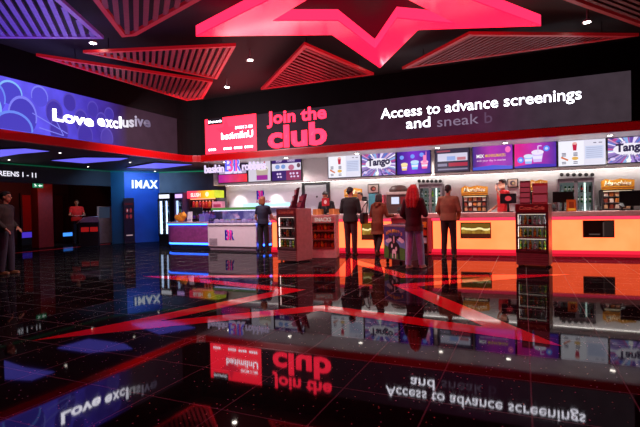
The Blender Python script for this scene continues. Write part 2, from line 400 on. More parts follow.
# ------------------------------------------------------------------ ceiling star and rafts
def affine_star(px, z):
    """five measured corners of a star (tip, notch, tip, notch, tip) completed by the best affine copy of a regular one"""
    import numpy as np
    q = [UZ(x, y, z) for x, y in px]; T = np.array([[v.x, v.y] for v in q])
    ref = [((1 if k % 2 == 0 else .42)*math.cos(R(90+36*k)), (1 if k % 2 == 0 else .42)*math.sin(R(90+36*k))) for k in range(10)]
    ids = [2, 1, 0, 9, 8]
    A = np.array([[ref[i][0], ref[i][1], 1] for i in ids]); X = np.linalg.lstsq(A, T, rcond=None)[0]
    out = [tuple(np.array([a, b, 1]) @ X) for a, b in ref]
    for i, v in zip(ids, q): out[i] = (v.x, v.y)
    return out, (float(X[2][0]), float(X[2][1]))
def ceiling_star():
    Z = 4.46
    O, c = affine_star([(196, 36.5), (332, 35), (380, 68), (418, 30), (541, 26)], Z)
    Hh, _ = affine_star([(272, 21), (338, 21), (375, 49), (397, 18.5), (456, 24)], Z)
    loc = lambda ps: [(x-c[0], y-c[1]) for x, y in ps]
    O = loc(O); Hh = loc(Hh)
    t = thing('star_light', 'large glowing pink red five pointed star hanging from the ceiling', 'ceiling light', (c[0], c[1], Z))
    fm = glow('#ff2a66', 1., .12); b = fm.node_tree.nodes['Principled BSDF']
    b.inputs['Emission Color'].default_value = (2.6, .014, .10, 1); b.inputs['IOR'].default_value = 1.8; b.inputs['Specular IOR Level'].default_value = .5
    sm = glow('#ff4a86', 1., .3); b = sm.node_tree.nodes['Principled BSDF']
    b.inputs['Emission Color'].default_value = (2.2, .04, .16, 1)
    mb = MB(); band(mb, O, Hh, 0, .02); mb.build('face', t, fm)
    mb = MB(); band(mb, O, inset(O, .03), .02, .2); mb.build('outer_rim', t, sm)
    mb = MB(); band(mb, inset(Hh, -.03), Hh, .02, .2); mb.build('inner_rim', t, sm)
    for i in range(0, 10, 2):
        x, y = (O[i][0]+Hh[i][0])/2, (O[i][1]+Hh[i][1])/2
        mb = MB(); mb.cyl((x, y, .02), (x, y, CEIL-Z), .012, n=8); mb.build('hanger', t, BLACK)
ceiling_star()

def raft(pts, z, label, bordcol, slatcol, sdir, pitch=.16, bw=.07, tilt=None, em=0.):
    c = sum((Vector(p) for p in pts), Vector((0, 0)))/len(pts)
    t = thing('ceiling_raft', label, 'ceiling panel', (c.x, c.y, z), 0, None)
    P = [Vector(p)-c for p in pts]
    if sum((P[i].x*P[(i+1) % len(P)].y-P[(i+1) % len(P)].x*P[i].y) for i in range(len(P))) < 0: P = P[::-1]
    n = len(P); ins = []
    for i in range(n):
        p, q, r_ = P[i-1], P[i], P[(i+1) % n]
        e1 = (q-p).normalized(); e2 = (r_-q).normalized()
        A = p+Vector((-e1.y, e1.x))*bw; B = q+Vector((-e2.y, e2.x))*bw
        ins.append(A+e1*(((B-A).x*e2.y-(B-A).y*e2.x)/(e1.x*e2.y-e1.y*e2.x)))
    mb = MB()
    for i in range(n):
        j = (i+1) % n; mb.prism([tuple(P[i]), tuple(P[j]), tuple(ins[j]), tuple(ins[i])], 0, .06)
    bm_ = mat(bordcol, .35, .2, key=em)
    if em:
        bm_ = bpy.data.materials.new('raft_edge_painted_glow'); bm_.use_nodes = True; b = bm_.node_tree.nodes['Principled BSDF']
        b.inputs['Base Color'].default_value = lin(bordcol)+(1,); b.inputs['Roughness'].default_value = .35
        b.inputs['Emission Color'].default_value = lin(bordcol)+(1,); b.inputs['Emission Strength'].default_value = em  # border's own glow imitates coloured light falling on it
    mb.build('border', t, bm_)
    # slats: clip lines running in sdir against the inner polygon
    mb = MB(); d = Vector((math.cos(R(sdir)), math.sin(R(sdir)))); nn = Vector((-d.y, d.x))
    lo = min(q.dot(nn) for q in ins); hi = max(q.dot(nn) for q in ins); s = lo+pitch*.5
    while s < hi:
        xs = []
        for i in range(n):
            a, b = ins[i], ins[(i+1) % n]; da, db = a.dot(nn)-s, b.dot(nn)-s
            if da*db < 0: xs.append((a+(b-a)*(da/(da-db))).dot(d))
        xs.sort()
        for a, b in zip(xs[::2], xs[1::2]):
            if b-a > .02:
                w = pitch*.27; q0 = d*a+nn*s; q1 = d*b+nn*s
                mb.prism([tuple(q0-nn*w), tuple(q1-nn*w), tuple(q1+nn*w), tuple(q0+nn*w)], .006, .05)
        s += pitch
    # cross bar
    mb.build('slats', t, mat(slatcol, .4, .2))
    for q in P[:3]:
        q = q*.75; mb = MB(); mb.cyl((q.x, q.y, .05), (q.x, q.y, CEIL-z), .008, n=6); mb.build('hanger', t, BLACK)
    return t
ZR = 4.5
def zz(pts, z=ZR): return [tuple(UZ(x, y, z)[:2]) for x, y in pts]
def sd(a, b, z=ZR):
    p, q = UZ(*a, z), UZ(*b, z); return math.degrees(math.atan2(q.y-p.y, q.x-p.x))
A_ = zz([(0, 38.5), (104, 39)])
raft([A_[0], A_[1], (-6.35, 4.75), (-8.2, 2.2)], ZR, 'large violet lit slatted triangle panel at the left of the ceiling', '#8a50b8', '#7a58b8', sd((22, 0), (37, 26)), .15, .09, em=.12)  # violet light of the nearby display is put into these colours
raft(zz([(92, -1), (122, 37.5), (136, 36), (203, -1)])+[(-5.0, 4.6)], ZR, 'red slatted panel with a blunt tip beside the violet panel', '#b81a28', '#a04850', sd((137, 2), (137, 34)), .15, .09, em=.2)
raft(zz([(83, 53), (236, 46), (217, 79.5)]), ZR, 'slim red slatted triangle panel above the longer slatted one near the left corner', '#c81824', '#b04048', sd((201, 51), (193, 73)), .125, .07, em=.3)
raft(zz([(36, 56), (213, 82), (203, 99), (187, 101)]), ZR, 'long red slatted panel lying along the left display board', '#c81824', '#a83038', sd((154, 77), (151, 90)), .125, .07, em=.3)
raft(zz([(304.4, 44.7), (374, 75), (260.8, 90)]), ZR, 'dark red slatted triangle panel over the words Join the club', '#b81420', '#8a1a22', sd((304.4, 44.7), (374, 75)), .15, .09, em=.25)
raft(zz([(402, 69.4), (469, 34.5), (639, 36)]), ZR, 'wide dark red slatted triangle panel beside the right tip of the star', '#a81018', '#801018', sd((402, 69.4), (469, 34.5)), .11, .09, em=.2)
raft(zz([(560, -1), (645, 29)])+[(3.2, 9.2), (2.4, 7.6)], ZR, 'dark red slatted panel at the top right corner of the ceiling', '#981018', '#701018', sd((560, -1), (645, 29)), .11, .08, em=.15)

# ------------------------------------------------------------------ downlights
def spot(loc, energy, col=(1, .93, .86), size=R(100), target=None, blend=.6, rad=.04):
    l = bpy.data.lights.new('spot_lamp', 'SPOT'); l.energy = energy; l.color = col; l.spot_size = size; l.spot_blend = blend; l.shadow_soft_size = rad
    o = bpy.data.objects.new('spot_lamp', l); C.objects.link(o); o.location = loc
    d = (Vector(target)-Vector(loc)) if target else Vector((0, 0, -1))
    o.rotation_euler = d.to_track_quat('-Z', 'Y').to_euler(); return o
def area(loc, target, sx, sy, energy, col):
    l = bpy.data.lights.new('area_lamp', 'AREA'); l.shape = 'RECTANGLE'; l.size = sx; l.size_y = sy; l.energy = energy; l.color = col
    o = bpy.data.objects.new('area_lamp', l); C.objects.link(o); o.location = loc
    o.rotation_euler = (Vector(target)-Vector(loc)).to_track_quat('-Z', 'Y').to_euler(); return o
def downlight(p, r, label, group, strength, stem=None):
    t = thing('downlight', label, 'downlight', p, 0, group)
    mb = MB(); mb.lathe([(r*.72, .0), (r, -.012), (r, .0)], 18, cap=False); mb.lathe([(r*.8, .001), (r*.8, .03), (r*.5, .05)], 18)
    if stem: mb.cyl((0, 0, .04), (0, 0, stem), .012, n=8)
    mb.build('rim', t, mat('#b0aaa8', .4))
    mb = MB(); mb.lathe([(r*.72, -.008), (r*.4, -.016), (.001, -.018)], 18)
    mb.build('lens', t, glow('#fff4e8', strength))
    return t
ZC = 4.62
for (px, py), lab in [((93, 43), 'bright round spotlight beside the tip of the violet ceiling panel'), ((227, 87), 'bright round spotlight above the pink membership card'), ((250, 60), 'bright round spotlight left of the triangle panel over Join the club'), ((380, 65), 'bright round spotlight at the lower tip of the ceiling star'), ((587, 22), 'bright round spotlight near the top right corner')]:
    p = UZ(px, py, ZC); downlight(p, .085, lab, None, 30, CEIL-ZC)
    spot(p-Vector((0, 0, .05)), 230, size=R(115), blend=.9)
for i, (px, py) in enumerate([(225, 162), (286, 157.8), (357, 153.3), (437.5, 147.5), (505.3, 142.7), (610, 135.2)]):
    p = UZ(px, py, SOF); p.z = SOF-.002
    nm = ['over the frozen dessert sign', 'over the right dessert menu screen', 'over the leftmost main menu screen', 'over the cup drinks screen', 'over the purple offer screens', 'over the white menu screen at the right'][i]
    downlight(p, .085, 'round recessed downlight in the pale ceiling '+nm, None, 14)
    spot(p-Vector((0, 0, .05)), 150, size=R(140), blend=.9)
for i, ((px, py), nm) in enumerate([((60, 152.5), 'between the two left blue light panels'), ((9, 159.5), 'above the word screens'), ((88, 166.5), 'near the far end of the entrance header'), ((155, 171), 'above the glowing white sign'), ((130, 162), 'between two blue light panels')]):
    p = UZ(px, py, SOF); p.z = SOF-.002
    downlight(p, .05, 'small ceiling downlight '+nm, None, 8)

for pts, lab in [([(-2, 148.5), (-2, 156), (20, 152.5), (49, 150), (25, 147.3)], 'blue light panel in the low ceiling at the left edge'),
                 ([(51.6, 159.4), (84, 156.6), (128, 157), (120, 159.2), (84, 162.2)], 'blue light panel in the low ceiling above the entrance'),
                 ([(126.7, 166.8), (155, 162), (192, 163.6), (161, 167.6)], 'blue light panel in the low ceiling before the fridges')]:
    W = [UZ(x, y, SOF) for x, y in pts]; c = sum(W, Vector())/len(W); c.z = SOF
    t = thing('ceiling_light', lab, 'ceiling light', (c.x, c.y, SOF-.03))
    P = [(w.x-c.x, w.y-c.y) for w in W]
    mb = MB(); mb.prism([(x*1.03, y*1.03) for x, y in P], .0, .03); mb.build('frame', t, DARK)
    mb = MB(); mb.prism(P, -.006, 0); mb.build('diffuser', t, glow('#6a62ee', 1.15))

# ------------------------------------------------------------------ walls
def wall_run(name, pts, z0, z1, th, material, label):
    mb = MB()
    for a, b in zip(pts, pts[1:]):
        a = Vector(a); b = Vector(b); d = (b-a).normalized(); n = Vector((-d.y, d.x))*th
        mb.prism([tuple(a), tuple(b), tuple(b+n), tuple(a+n)], z0, z1)
    return struct(mb.build(name, material=material), label)
WB = 14.5
wall_run('wall_back', [(-10.35, WB), (8, WB)], 0, SOF, .15, WALLW, 'white wall behind the food counter')
wall_run('wall_side', [(-10.35, 15.7), (-10.35, WB)], 0, SOF, .01, WALLW, 'end of the white wall beside the drinks machines')
wall_run('wall_fridges', [(-13.87, 14.76), (-11.84, 15.39), (-10.36, 15.6)], 0, SOF, .15, mat('#66686a', .6, scale=3), 'dark grey wall behind the fridges')
wall_run('wall_blue', [(-14.58, 13.58), (-13.87, 14.76)], 0, SOF, .15, mat('#1a56b0', .45, scale=2), 'bright blue wall carrying the white sign')
wall_run('wall_teal', [(-14.97, 13.27), (-14.58, 13.58)], 0, SOF, .15, mat('#10506a', .5, scale=2), 'narrow dark teal wall edge')
EXW = -14.97
mb = MB(); mb.box(EXW-.12, EXW, -5, 13.27, 2.28, SOF); struct(mb.build('wall_header', material=mat('#17181a', .55)), 'dark header wall over the entrance to the screens')
mb = MB(); mb.box(-19.3, -19.15, -5, 18, 0, SOF); struct(mb.build('wall_left', material=mat('#1b0d10', .6)), 'dark far wall of the entrance corridor')
mb = MB(); mb.box(-19.2, EXW-.1, 14.6, 14.75, 0, SOF); struct(mb.build('wall_corridor', material=mat('#120c10', .6)), 'dark end wall of the entrance corridor')
mb = MB(); mb.box(7.9, 8, -5, 15, 0, CEIL); struct(mb.build('wall_right', material=mat('#15101a', .6)), 'dark side wall at the right beyond the counter')
# glowing green cove line where the walls meet the low ceiling
def cove(pts, col, s):
    mb = MB()
    for a, b in zip(pts, pts[1:]):
        a = Vector(a); b = Vector(b); d = (b-a).normalized(); n = Vector((d.y, -d.x))*.05
        mb.prism([tuple(a), tuple(b), tuple(b+n), tuple(a+n)], SOF-.05, SOF-.02)
    return mb, glow(col, s)
mb, g_ = cove([(EXW, -3), (EXW, 13.27)], '#0c6a48', .45); struct(mb.build('trim_4', material=g_), 'green light line along the top of the entrance header')
mb, g_ = cove([(-13.87, 14.72), (-11.84, 15.35), (-10.4, 15.55)], '#1f8a62', .8); struct(mb.build('trim_5', material=g_), 'green light line above the fridges wall')
mb, g_ = cove([(-14.97, 13.24), (-14.58, 13.54), (-13.87, 14.72)], '#0d7f86', .5); struct(mb.build('trim_6', material=g_), 'teal light line on top of the blue wall')
# column and doors of the corridor
def colm(px0, px1, X):
    a = UX(px0, 240, X).y; b = UX(px1, 240, X).y; return a, b
a, b = colm(39, 54, -16.2)
mb = MB(); mb.box(-16.6, -16.2, a, b, 0, SOF, .02); struct(mb.build('column', material=mat('#8a2c22', .4)), 'dark red lit column in the entrance corridor')  # the corridor's red light is put into the column colour
a, b = colm(23, 36, -19.1)
t = thing('door_1', 'dark red lit door at the back of the corridor', None, (-19.1, (a+b)/2, 0)); t['kind'] = 'structure'
w = (b-a)/2
mb = MB(); mb.box(-.06, 0, -w, w, 0, 2.05, .01); mb.build('leaf', t, glow('#5a0c0a', .12, .4, '#8a1410'))  # leaf glows to imitate red light falling on the door
mb = MB(); mb.box(-.05, .03, -w-.08, -w, 0, 2.13); mb.box(-.05, .03, w, w+.08, 0, 2.13); mb.box(-.05, .03, -w, w, 2.05, 2.13); mb.build('frame', t, BLACK)
mb = MB(); mb.cyl((.03, w*.7, .9), (.03, w*.7, 1.15), .015); mb.build('handle', t, CHROME)
a, b = colm(55, 64, -19.1); t = thing('door_2', 'second dark door at the back of the corridor', None, (-19.1, (a+b)/2, 0)); t['kind'] = 'structure'
w = (b-a)/2
mb = MB(); mb.box(-.06, 0, -w, w, 0, 2.05, .01); mb.build('leaf', t, mat('#2a0a0c', .45))
mb = MB(); mb.box(-.05, .03, -w-.08, -w, 0, 2.13); mb.box(-.05, .03, w, w+.08, 0, 2.13); mb.box(-.05, .03, -w, w, 2.05, 2.13); mb.build('frame', t, BLACK)
mb = MB(); mb.box(EXW-.06, EXW, 2, 13.2, 0, .006); struct(mb.build('trim_7', material=glow('#6a0f10', .5, .3, '#a11')), 'thin red line on the floor at the corridor entrance')
for (x0, x1, y0, y1), col, s, lab in [((22, 36, 232, 237.5), '#4a32c8', .9, 'violet light bar low in the corridor at the left'), ((63, 76, 232.5, 236), '#3f8cff', 1.4, 'bright blue light bar low in the corridor by the red shirted person')]:
    X = -18.2; p = UX(x0, (y0+y1)/2, X); q = UX(x1, (y0+y1)/2, X); h = abs(UX(x0, y0, X).z-UX(x0, y1, X).z)
    zc = max(.18, (p.z+q.z)/2)
    t = thing('light_bar', lab, 'light', (X, (p.y+q.y)/2, 0)); w = abs(q.y-p.y)/2
    mb = MB(); mb.box(-.25, 0, -w-.02, w+.02, 0, zc+h/2+.04, .01); mb.build('bench', t, BLACK)
    mb = MB(); mb.box(0, .03, -w, w, zc-h/2, zc+h/2); mb.build('tube', t, glow(col, s))
area((-17.2, 12.2, 2.5), (-19.1, 12.2, 1.0), 3, .3, 16, (1, .1, .06))

area((-15.2, 10.8, 2.3), (-16.4, 11.6, 1.2), .6, .3, 6, (1, .2, .1))  # added lamp without fixture, reddens the column
# ------------------------------------------------------------------ signs on the left
def board_X(name, label, cat, X, px0, px1, py0, py1):
    p = UX(px0, (py0+py1)/2, X); q = UX(px1, (py0+py1)/2, X); z1 = UX((px0+px1)/2, py0, X).z; z0 = UX((px0+px1)/2, py1, X).z
    t = thing(name, label, cat, (X, (p.y+q.y)/2, (z0+z1)/2), PI/2)
    return t, abs(q.y-p.y)/2, (z1-z0)/2
t, w, h = board_X('entrance_sign', 'dark sign reading SCREENS 1 - 11 over the entrance', 'sign', EXW+.002, -13, 36, 170, 178.5)
mb = MB(); mb.box(-w, w, -.05, 0, -h, h, .006); mb.build('board', t, mat('#17151b', .5))
mb = MB().m(glow('#f4f2ff', 1.1)); put_text(mb, 'SCREENS 1 - 11', -w*.96, w*.96, -h*.5, -.052, h=h*1.15, bold=.015); mb.build('lettering', t)
t, w, h = board_X('exit_sign', 'small green exit sign with white running figure and arrow', 'sign', EXW+.1, 31.5, 42.5, 183.4, 188)
mb = MB(); mb.box(-w, w, -.04, 0, -h, h, .006); mb.cyl((0, -.02, h), (0, -.02, SOF-t.location.z-.3), .012, n=8); mb.build('box', t, mat('#10201a', .5))
mb = MB().m(glow('#1e7a52', 1.)); mb.flat([(-w*.95, -h*.9), (w*.95, -h*.9), (w*.95, h*.9), (-w*.95, h*.9)], -.04, .004)
mb.m(glow('#eafff4', 1.3)); mb.disc(-w*.55, h*.5, h*.25, h*.25, -.044); mb.flat([(-w*.7, -h*.7), (-w*.5, 0), (-w*.65, h*.25), (-w*.4, h*.3), (-w*.2, -.1*h), (-w*.35, -h*.2), (-w*.3, -h*.7), (-w*.45, -h*.1)], -.044)
mb.flat([(w*.05, 0), (w*.4, h*.6), (w*.4, h*.2), (w*.8, h*.2), (w*.8, -h*.2), (w*.4, -h*.2), (w*.4, -h*.6)], -.044)
mb.build('face', t)
# white sign on the blue wall: local frame along the wall
wa, wb_ = Vector((-14.58, 13.58)), Vector((-13.87, 14.76)); wd = (wb_-wa).normalized(); wang = math.atan2(wd.y, wd.x)
def on_line(px, py, a, d):
    r_ = ray(px, py); n = Vector((-d.y, d.x)); k = (a-Vector((0, 0))).dot(n)/(r_.x*n.x+r_.y*n.y)
    P = EY+r_*k; return (Vector((P.x, P.y))-a).dot(d), P.z
s0, z0 = on_line(131.5, 188, wa, wd); s1, z1 = on_line(157, 180.5, wa, wd)
t = thing('imax_sign', 'glowing white block letter sign on the blue wall', 'sign', (wa.x, wa.y, z0), wang)
mb = MB().m(glow('#e4efff', 1.6)); put_text(mb, 'IMAX', s0, min(s1, 1.3), 0, -.06, h=z1-z0, bold=.028, d=.05, space=1.15); mb.build('letters', t)
mb = MB(); mb.box(s0-.05, min(s1, 1.32), -.012, 0, -.04, z1-z0+.04, .01); mb.build('back_plate', t, glow('#2a6ad8', 1.))
lg = bpy.data.lights.new('sign_halo', 'AREA'); lg.energy = 45; lg.color = (.25, .5, 1); lg.size = 1.2; lg.size_y = .6; lg.shape = 'RECTANGLE'
o = bpy.data.objects.new('sign_halo', lg); C.objects.link(o); o.location = (-13.4, 13.3, 2.75); o.rotation_euler = (Vector((-14.3, 14.1, 1.3))-o.location).to_track_quat('-Z', 'Y').to_euler()
# poster stand against the blue wall
p = UZ(128.5, 241.5); 
s0, z0 = on_line(124, 239, wa, wd); s1, z1 = on_line(132.5, 198, wa, wd)
q = wa+wd*((s0+s1)/2)
t = thing('poster_board', 'tall black poster board standing at the blue wall', 'poster', (q.x+.12*wd.y, q.y-.12*wd.x, 0), wang)
w = max(.2, (s1-s0)/2)
mb = MB(); mb.box(-w, w, -.03, .03, .06, z1, .006); mb.box(-w, w, -.12, .1, 0, .06, .01); mb.build('board', t, mat('#160a10', .4))
mb = MB().m(glow('#571018', .5)); mb.flat([(-w*.8, z1-.28), (w*.8, z1-.28), (w*.8, z1-.2), (-w*.8, z1-.2)], -.03)
mb.m(glow('#8a2a34', .7))
for i in range(2):
    for j in range(2): mb.disc(-w*.35+w*.7*i, z1-.5-.24*j, w*.22, .09, -.03)
mb.m(glow('#c9a8b0', .7)); mb.disc(-w*.3, z1-.5, w*.1, .05, -.034); mb.flat([(-w*.6, .3), (w*.6, .3), (w*.6, .34), (-w*.6, .34)], -.03)
mb.build('artwork', t)

spot((-15.3, 12.5, 2.6), 45, (1, .9, .85), R(70), (-16.2, 12.9, 1.0), .8)  # added lamp without fixture, brightens the red shirted person
# ticket machine and desk by the entrance
def kiosk():
    p = UZ(106, 242.6); t = thing('ticket_machine', 'grey self service ticket machine left of the blue wall', 'ticket machine', p, R(40))
    mb = MB(); mb.box(-.25, .25, -.22, .22, 0, .08, .01); mb.prism([(-.22, .08), (.24, .08), (.24, 1.5), (-.12, 1.5), (-.22, 1.0)], -.28, .28, 'x'); mb.build('cabinet', t, mat('#77747f', .4))
    mb = MB().m(glow('#2a3448', .8)); mb.prism([(-.225, 1.02), (-.13, 1.47), (-.125, 1.47), (-.22, 1.02)], -.2, .2, 'x'); mb.build('screen', t)
    mb = MB(); mb.box(-.2, .2, -.235, -.22, .78, .9, .004); mb.build('payment_panel', t, mat('#77747c', .4))
    mb = MB(); mb.box(-.1, .1, -.235, -.22, .6, .7, .004); mb.build('ticket_slot', t, mat('#77747c', .4))
kiosk()
def desk():
    p = UZ(90.5, 246.2); t = thing('ticket_desk', 'black ticket check desk with sloping pale edge and red panels', 'desk', p, R(45))
    mb = MB(); mb.box(-.32, .3, -.2, .2, 0, .9, .015); mb.build('body', t, mat('#0e0c10', .4))
    mb = MB(); mb.tube([(-.42, -.23, .86), (-.16, -.23, 1.08), (.32, -.23, 1.1)], .016); mb.prism([(-.32, .9), (.3, .9), (.3, 1.1), (-.16, 1.08)], -.2, -.18, 'y'); mb.build('top_rail', t, mat('#b9b4bc', .3, .3))
    for x0, x1 in ((-.28, -.02), (.02, .28)):
        mb = MB(); mb.box(x0, x1, -.212, -.2, .55, .72, .004); mb.build('red_panel', t, glow('#8a1414', .9, .3, '#a01818'))
desk()

# ------------------------------------------------------------------ menu bulkhead, screens
MBY = 13.75
mb = MB(); mb.box(-10.35, 8, MBY, WB-.25, 2.15, SOF); struct(mb.build('wall_menu', material=mat('#c9bfc0', .55, noise=.03)), 'pale bulkhead behind the menu screens')
mb = MB(); mb.box(-7.3, 8, WB-.24, WB-.19, 2.15, 2.19); struct(mb.build('trim_8', material=glow('#fff6ee', 11)), 'white light strip under the menu screens')
mb = MB(); mb.box(-10.2, -7.3, WB-.24, WB-.19, 2.15, 2.17); struct(mb.build('trim_9', material=glow('#fff0ea', 7)), 'added light strip over the dessert wall')  # strip added to brighten the wall behind the dessert bar
SY = 13.68
def screen(px0, px1, py0, py1, label, draw):
    a = U(px0, (py0+py1)/2, SY); b = U(px1, (py0+py1)/2, SY); z1 = U((px0+px1)/2, py0, SY).z; z0 = U((px0+px1)/2, py1, SY).z
    t = thing('menu_screen', label, 'screen', ((a.x+b.x)/2, SY, (z0+z1)/2)); w = (b.x-a.x)/2; h = (z1-z0)/2
    mb = MB(); mb.box(-w, w, 0, MBY-SY-.012, -h, h, .006); mb.build('bezel', t, mat('#131015', .35))
    w -= .02; h -= .025
    mb = MB(); draw(mb, w, h); mb.build('display', t)
    return t
def rect(mb, x0, x1, z0, z1, y=-.004, d=.002): mb.flat([(x0, z0), (x1, z0), (x1, z1), (x0, z1)], y, d)
def bg(mb, w, h, m_): mb.m(m_); rect(mb, -w, w, -h, h, 0, .004)
def d_menu(mb, w, h):
    bg(mb, w, h, glow('#e6e2f4', 1.)); mb.m(glow('#f7f5ff', 1.)); rect(mb, -w*.96, w*.1, -h*.94, h*.94)
    mb.m(glow('#cfd6f2', 1.)); rect(mb, w*.15, w*.92, -h*.5, h*.5)
    mb.m(glow('#b4b8d8', 1.))
    for i in range(6): rect(mb, w*.2, w*.86, -h*.42+i*h*.15, -h*.36+i*h*.15, -.007)
    mb.m(glow('#c41f46', 1.)); mb.flat([(-w*.36, h*.2), (-w*.22, h*.2), (-w*.19, h*.72), (-w*.39, h*.72)], -.007); mb.m(glow('#efb0a8', 1.)); mb.disc(-w*.29, h*.76, w*.1, h*.1, -.009)
    mb.m(glow('#d8734a', 1.)); mb.flat([(-w*.9, -h*.35), (-w*.6, -h*.6), (-w*.56, -h*.5), (-w*.86, -h*.22)], -.007); mb.m(glow('#e6b25a', 1.)); mb.disc(-w*.28, -h*.42, w*.14, h*.14, -.007)
    mb.m(glow('#565070', 1.))
    for x in (-.85, -.35):
        for k in range(3): rect(mb, w*x, w*(x+.18), h*(-.02-.1*k), h*(.04-.1*k), -.007)
        for k in range(2): rect(mb, w*x, w*(x+.18), h*(-.72-.12*k), h*(-.66-.12*k), -.007)
    rect(mb, w*.5, w*.62, h*.7, h*.76, -.007); rect(mb, w*.72, w*.86, h*.7, h*.76, -.007)
def d_tango(mb, w, h):
    bg(mb, w, h, glow('#8a70b8', 1.)); rnd = random.Random(3)
    cols = ['#e9dcff', '#6a4aa8', '#c04a90', '#8fb4e8', '#ffffff', '#a98ad8', '#4a3a80', '#d8c8f4', '#e8a0c0', '#5a7ad0']
    for i in range(46):
        a = 2*PI*i/46+rnd.uniform(-.05, .05); da = rnd.uniform(.03, .08); r1 = rnd.uniform(.7, 1.0)
        mb.m(glow(cols[i % 10], 1.))
        cl = lambda x, z: (max(-w, min(w, x)), max(-h, min(h, z)))
        mb.flat([(.2*w*math.cos(a), .2*h*math.sin(a)), cl(1.6*w*r1*math.cos(a-da), 1.6*h*r1*math.sin(a-da)), cl(1.6*w*r1*math.cos(a+da), 1.6*h*r1*math.sin(a+da))], -.004-.00005*i, .0015)
    for i in range(10):
        mb.m(glow(cols[(i*3) % 10], 1.)); mb.disc(rnd.uniform(-.85, .85)*w, rnd.choice([-1, 1])*rnd.uniform(.6, .85)*h, .12*w, .12*h, -.008, .001)
    mb.m(glow('#f4eefc', 1.)); mb.disc(0, h*.05, w*.78, h*.5, -.010, .001)
    mb.m(glow('#2c2148', 1.)); put_text(mb, 'Tango', -w*.66, w*.7, -h*.12, -.012, h=h*.62, bold=.045, slope=.06)
    mb.m(glow('#7a6aa8', 1.)); put_text(mb, 'ICE BLAST', -w*.42, w*.6, -h*.56, -.012, h=h*.22, bold=.01)
def cup(mb, x, z, s, col, lid, y=-.008):
    mb.m(glow(col, 1.)); mb.flat([(x-.7*s, z-s), (x+.7*s, z-s), (x+s, z+.8*s), (x-s, z+.8*s)], y, .001); mb.m(glow(lid, 1.)); mb.disc(x, z+.9*s, s*1.1, s*.5, y-.001, .001)
    mb.m(glow('#f0eaff', 1.)); mb.flat([(x-.75*s, z-.4*s), (x+.75*s, z-.4*s), (x+.85*s, z+.2*s), (x-.85*s, z+.2*s)], y-.001, .001)
def d_drinks(mb, w, h):
    bg(mb, w, h, glow_grad([(0, '#2a1a6a'), (.5, '#6a2ab0'), (1, '#352680')], 0, -w, w, 2.0))
    cup(mb, -w*.55, -h*.4, h*.28, '#ffd07a', '#ffe8b0'); cup(mb, w*.08, -h*.3, h*.33, '#7ac8ff', '#c8e8ff'); cup(mb, w*.66, -h*.3, h*.3, '#ff6aa8', '#ffc0e0')
    mb.m(glow('#ff8ac0', 1.)); rect(mb, w*.58, w*.78, -h*.1, h*.55, -.009); rect(mb, w*.74, w*.78, h*.5, h*.85, -.009)
    mb.m(glow('#7aa0ff', 1.))
    for x, z in ((-.7, .45), (-.05, .5), (.5, .6)): mb.disc(w*x, h*z, w*.13, h*.18, -.006, .001)
def d_table(mb, w, h):
    bg(mb, w, h, glow('#3a3048', 1.)); mb.m(glow('#a0485a', 1.)); rect(mb, -w*.9, -w*.1, h*.68, h*.82)
    mb.m(glow('#d8d2ea', 1.)); rect(mb, -w*.85, w*.9, -h*.1, h*.55); mb.m(glow('#9ab0e8', 1.)); rect(mb, -w*.3, w*.2, -h*.05, h*.3, -.007); mb.m(glow('#c87a8a', 1.)); rect(mb, w*.3, w*.8, -h*.05, h*.2, -.007)
    mb.m(glow('#b0304a', 1.)); rect(mb, -w*.2, w*.9, -h*.55, -h*.25)
    mb.m(glow('#8a82a0', 1.)); rect(mb, -w*.85, -w*.3, -h*.52, -h*.3); rect(mb, -w*.85, w*.9, -h*.85, -h*.72)
def d_offer(mb, w, h):
    bg(mb, w, h, glow_grad([(0, '#3a2a78'), (.45, '#a0309a'), (1, '#7a2a9a')], 0, -w, w, 1.8))
    mb.m(glow('#ffffff', 1.)); put_text(mb, 'MIX', -w*.8, -w*.42, h*.02, -.008, h=h*.28, bold=.02)
    mb.m(glow('#f0c030', 1.)); put_text(mb, 'MASHING/MAKERS', -w*.36, w*.66, h*.05, -.008, h=h*.24, bold=.01)
    mb.m(glow('#ffd8f8', 1.)); put_text(mb, 'with your day in movies', -w*.8, w*.66, -h*.3, -.008, h=h*.16)
    mb.m(glow('#ff70c0', 1.)); mb.disc(w*.78, h*.6, w*.14, h*.26, -.006, .001)
    mb.m(glow('#4a58d8', 1.)); mb.flat([(-w, -h), (w, -h), (w, -h*.75), (0, -h*.62), (-w, -h*.78)], -.006, .001)
def d_shake(mb, w, h):
    bg(mb, w, h, glow_grad([(0, '#d0207a'), (.5, '#a8309a'), (1, '#4a2a90')], 0, -w, w, 1.8))
    cup(mb, -w*.32, -h*.35, h*.33, '#9ac0ff', '#e0e8ff'); cup(mb, w*.12, -h*.15, h*.42, '#d8c0ff', '#f4e8ff')
    mb.m(glow('#e8d0ff', 1.)); rect(mb, w*.12, w*.17, h*.2, h*.75, -.011); rect(mb, w*.15, w*.32, h*.7, h*.78, -.011)
    mb.m(glow('#5a8aff', 1.)); mb.disc(w*.55, h*.5, w*.15, h*.24, -.006, .001); mb.disc(-w*.7, -h*.35, w*.16, h*.26, -.006, .001)
    mb.m(glow('#c8d8ff', 1.)); mb.disc(w*.55, h*.5, w*.08, h*.12, -.008, .001); mb.disc(-w*.7, -h*.35, w*.08, h*.12, -.008, .001)
    mb.m(glow('#4a3ab8', 1.)); mb.flat([(-w, -h), (w, -h), (w, -h*.8), (0, -h*.68), (-w, -h*.85)], -.006, .001)
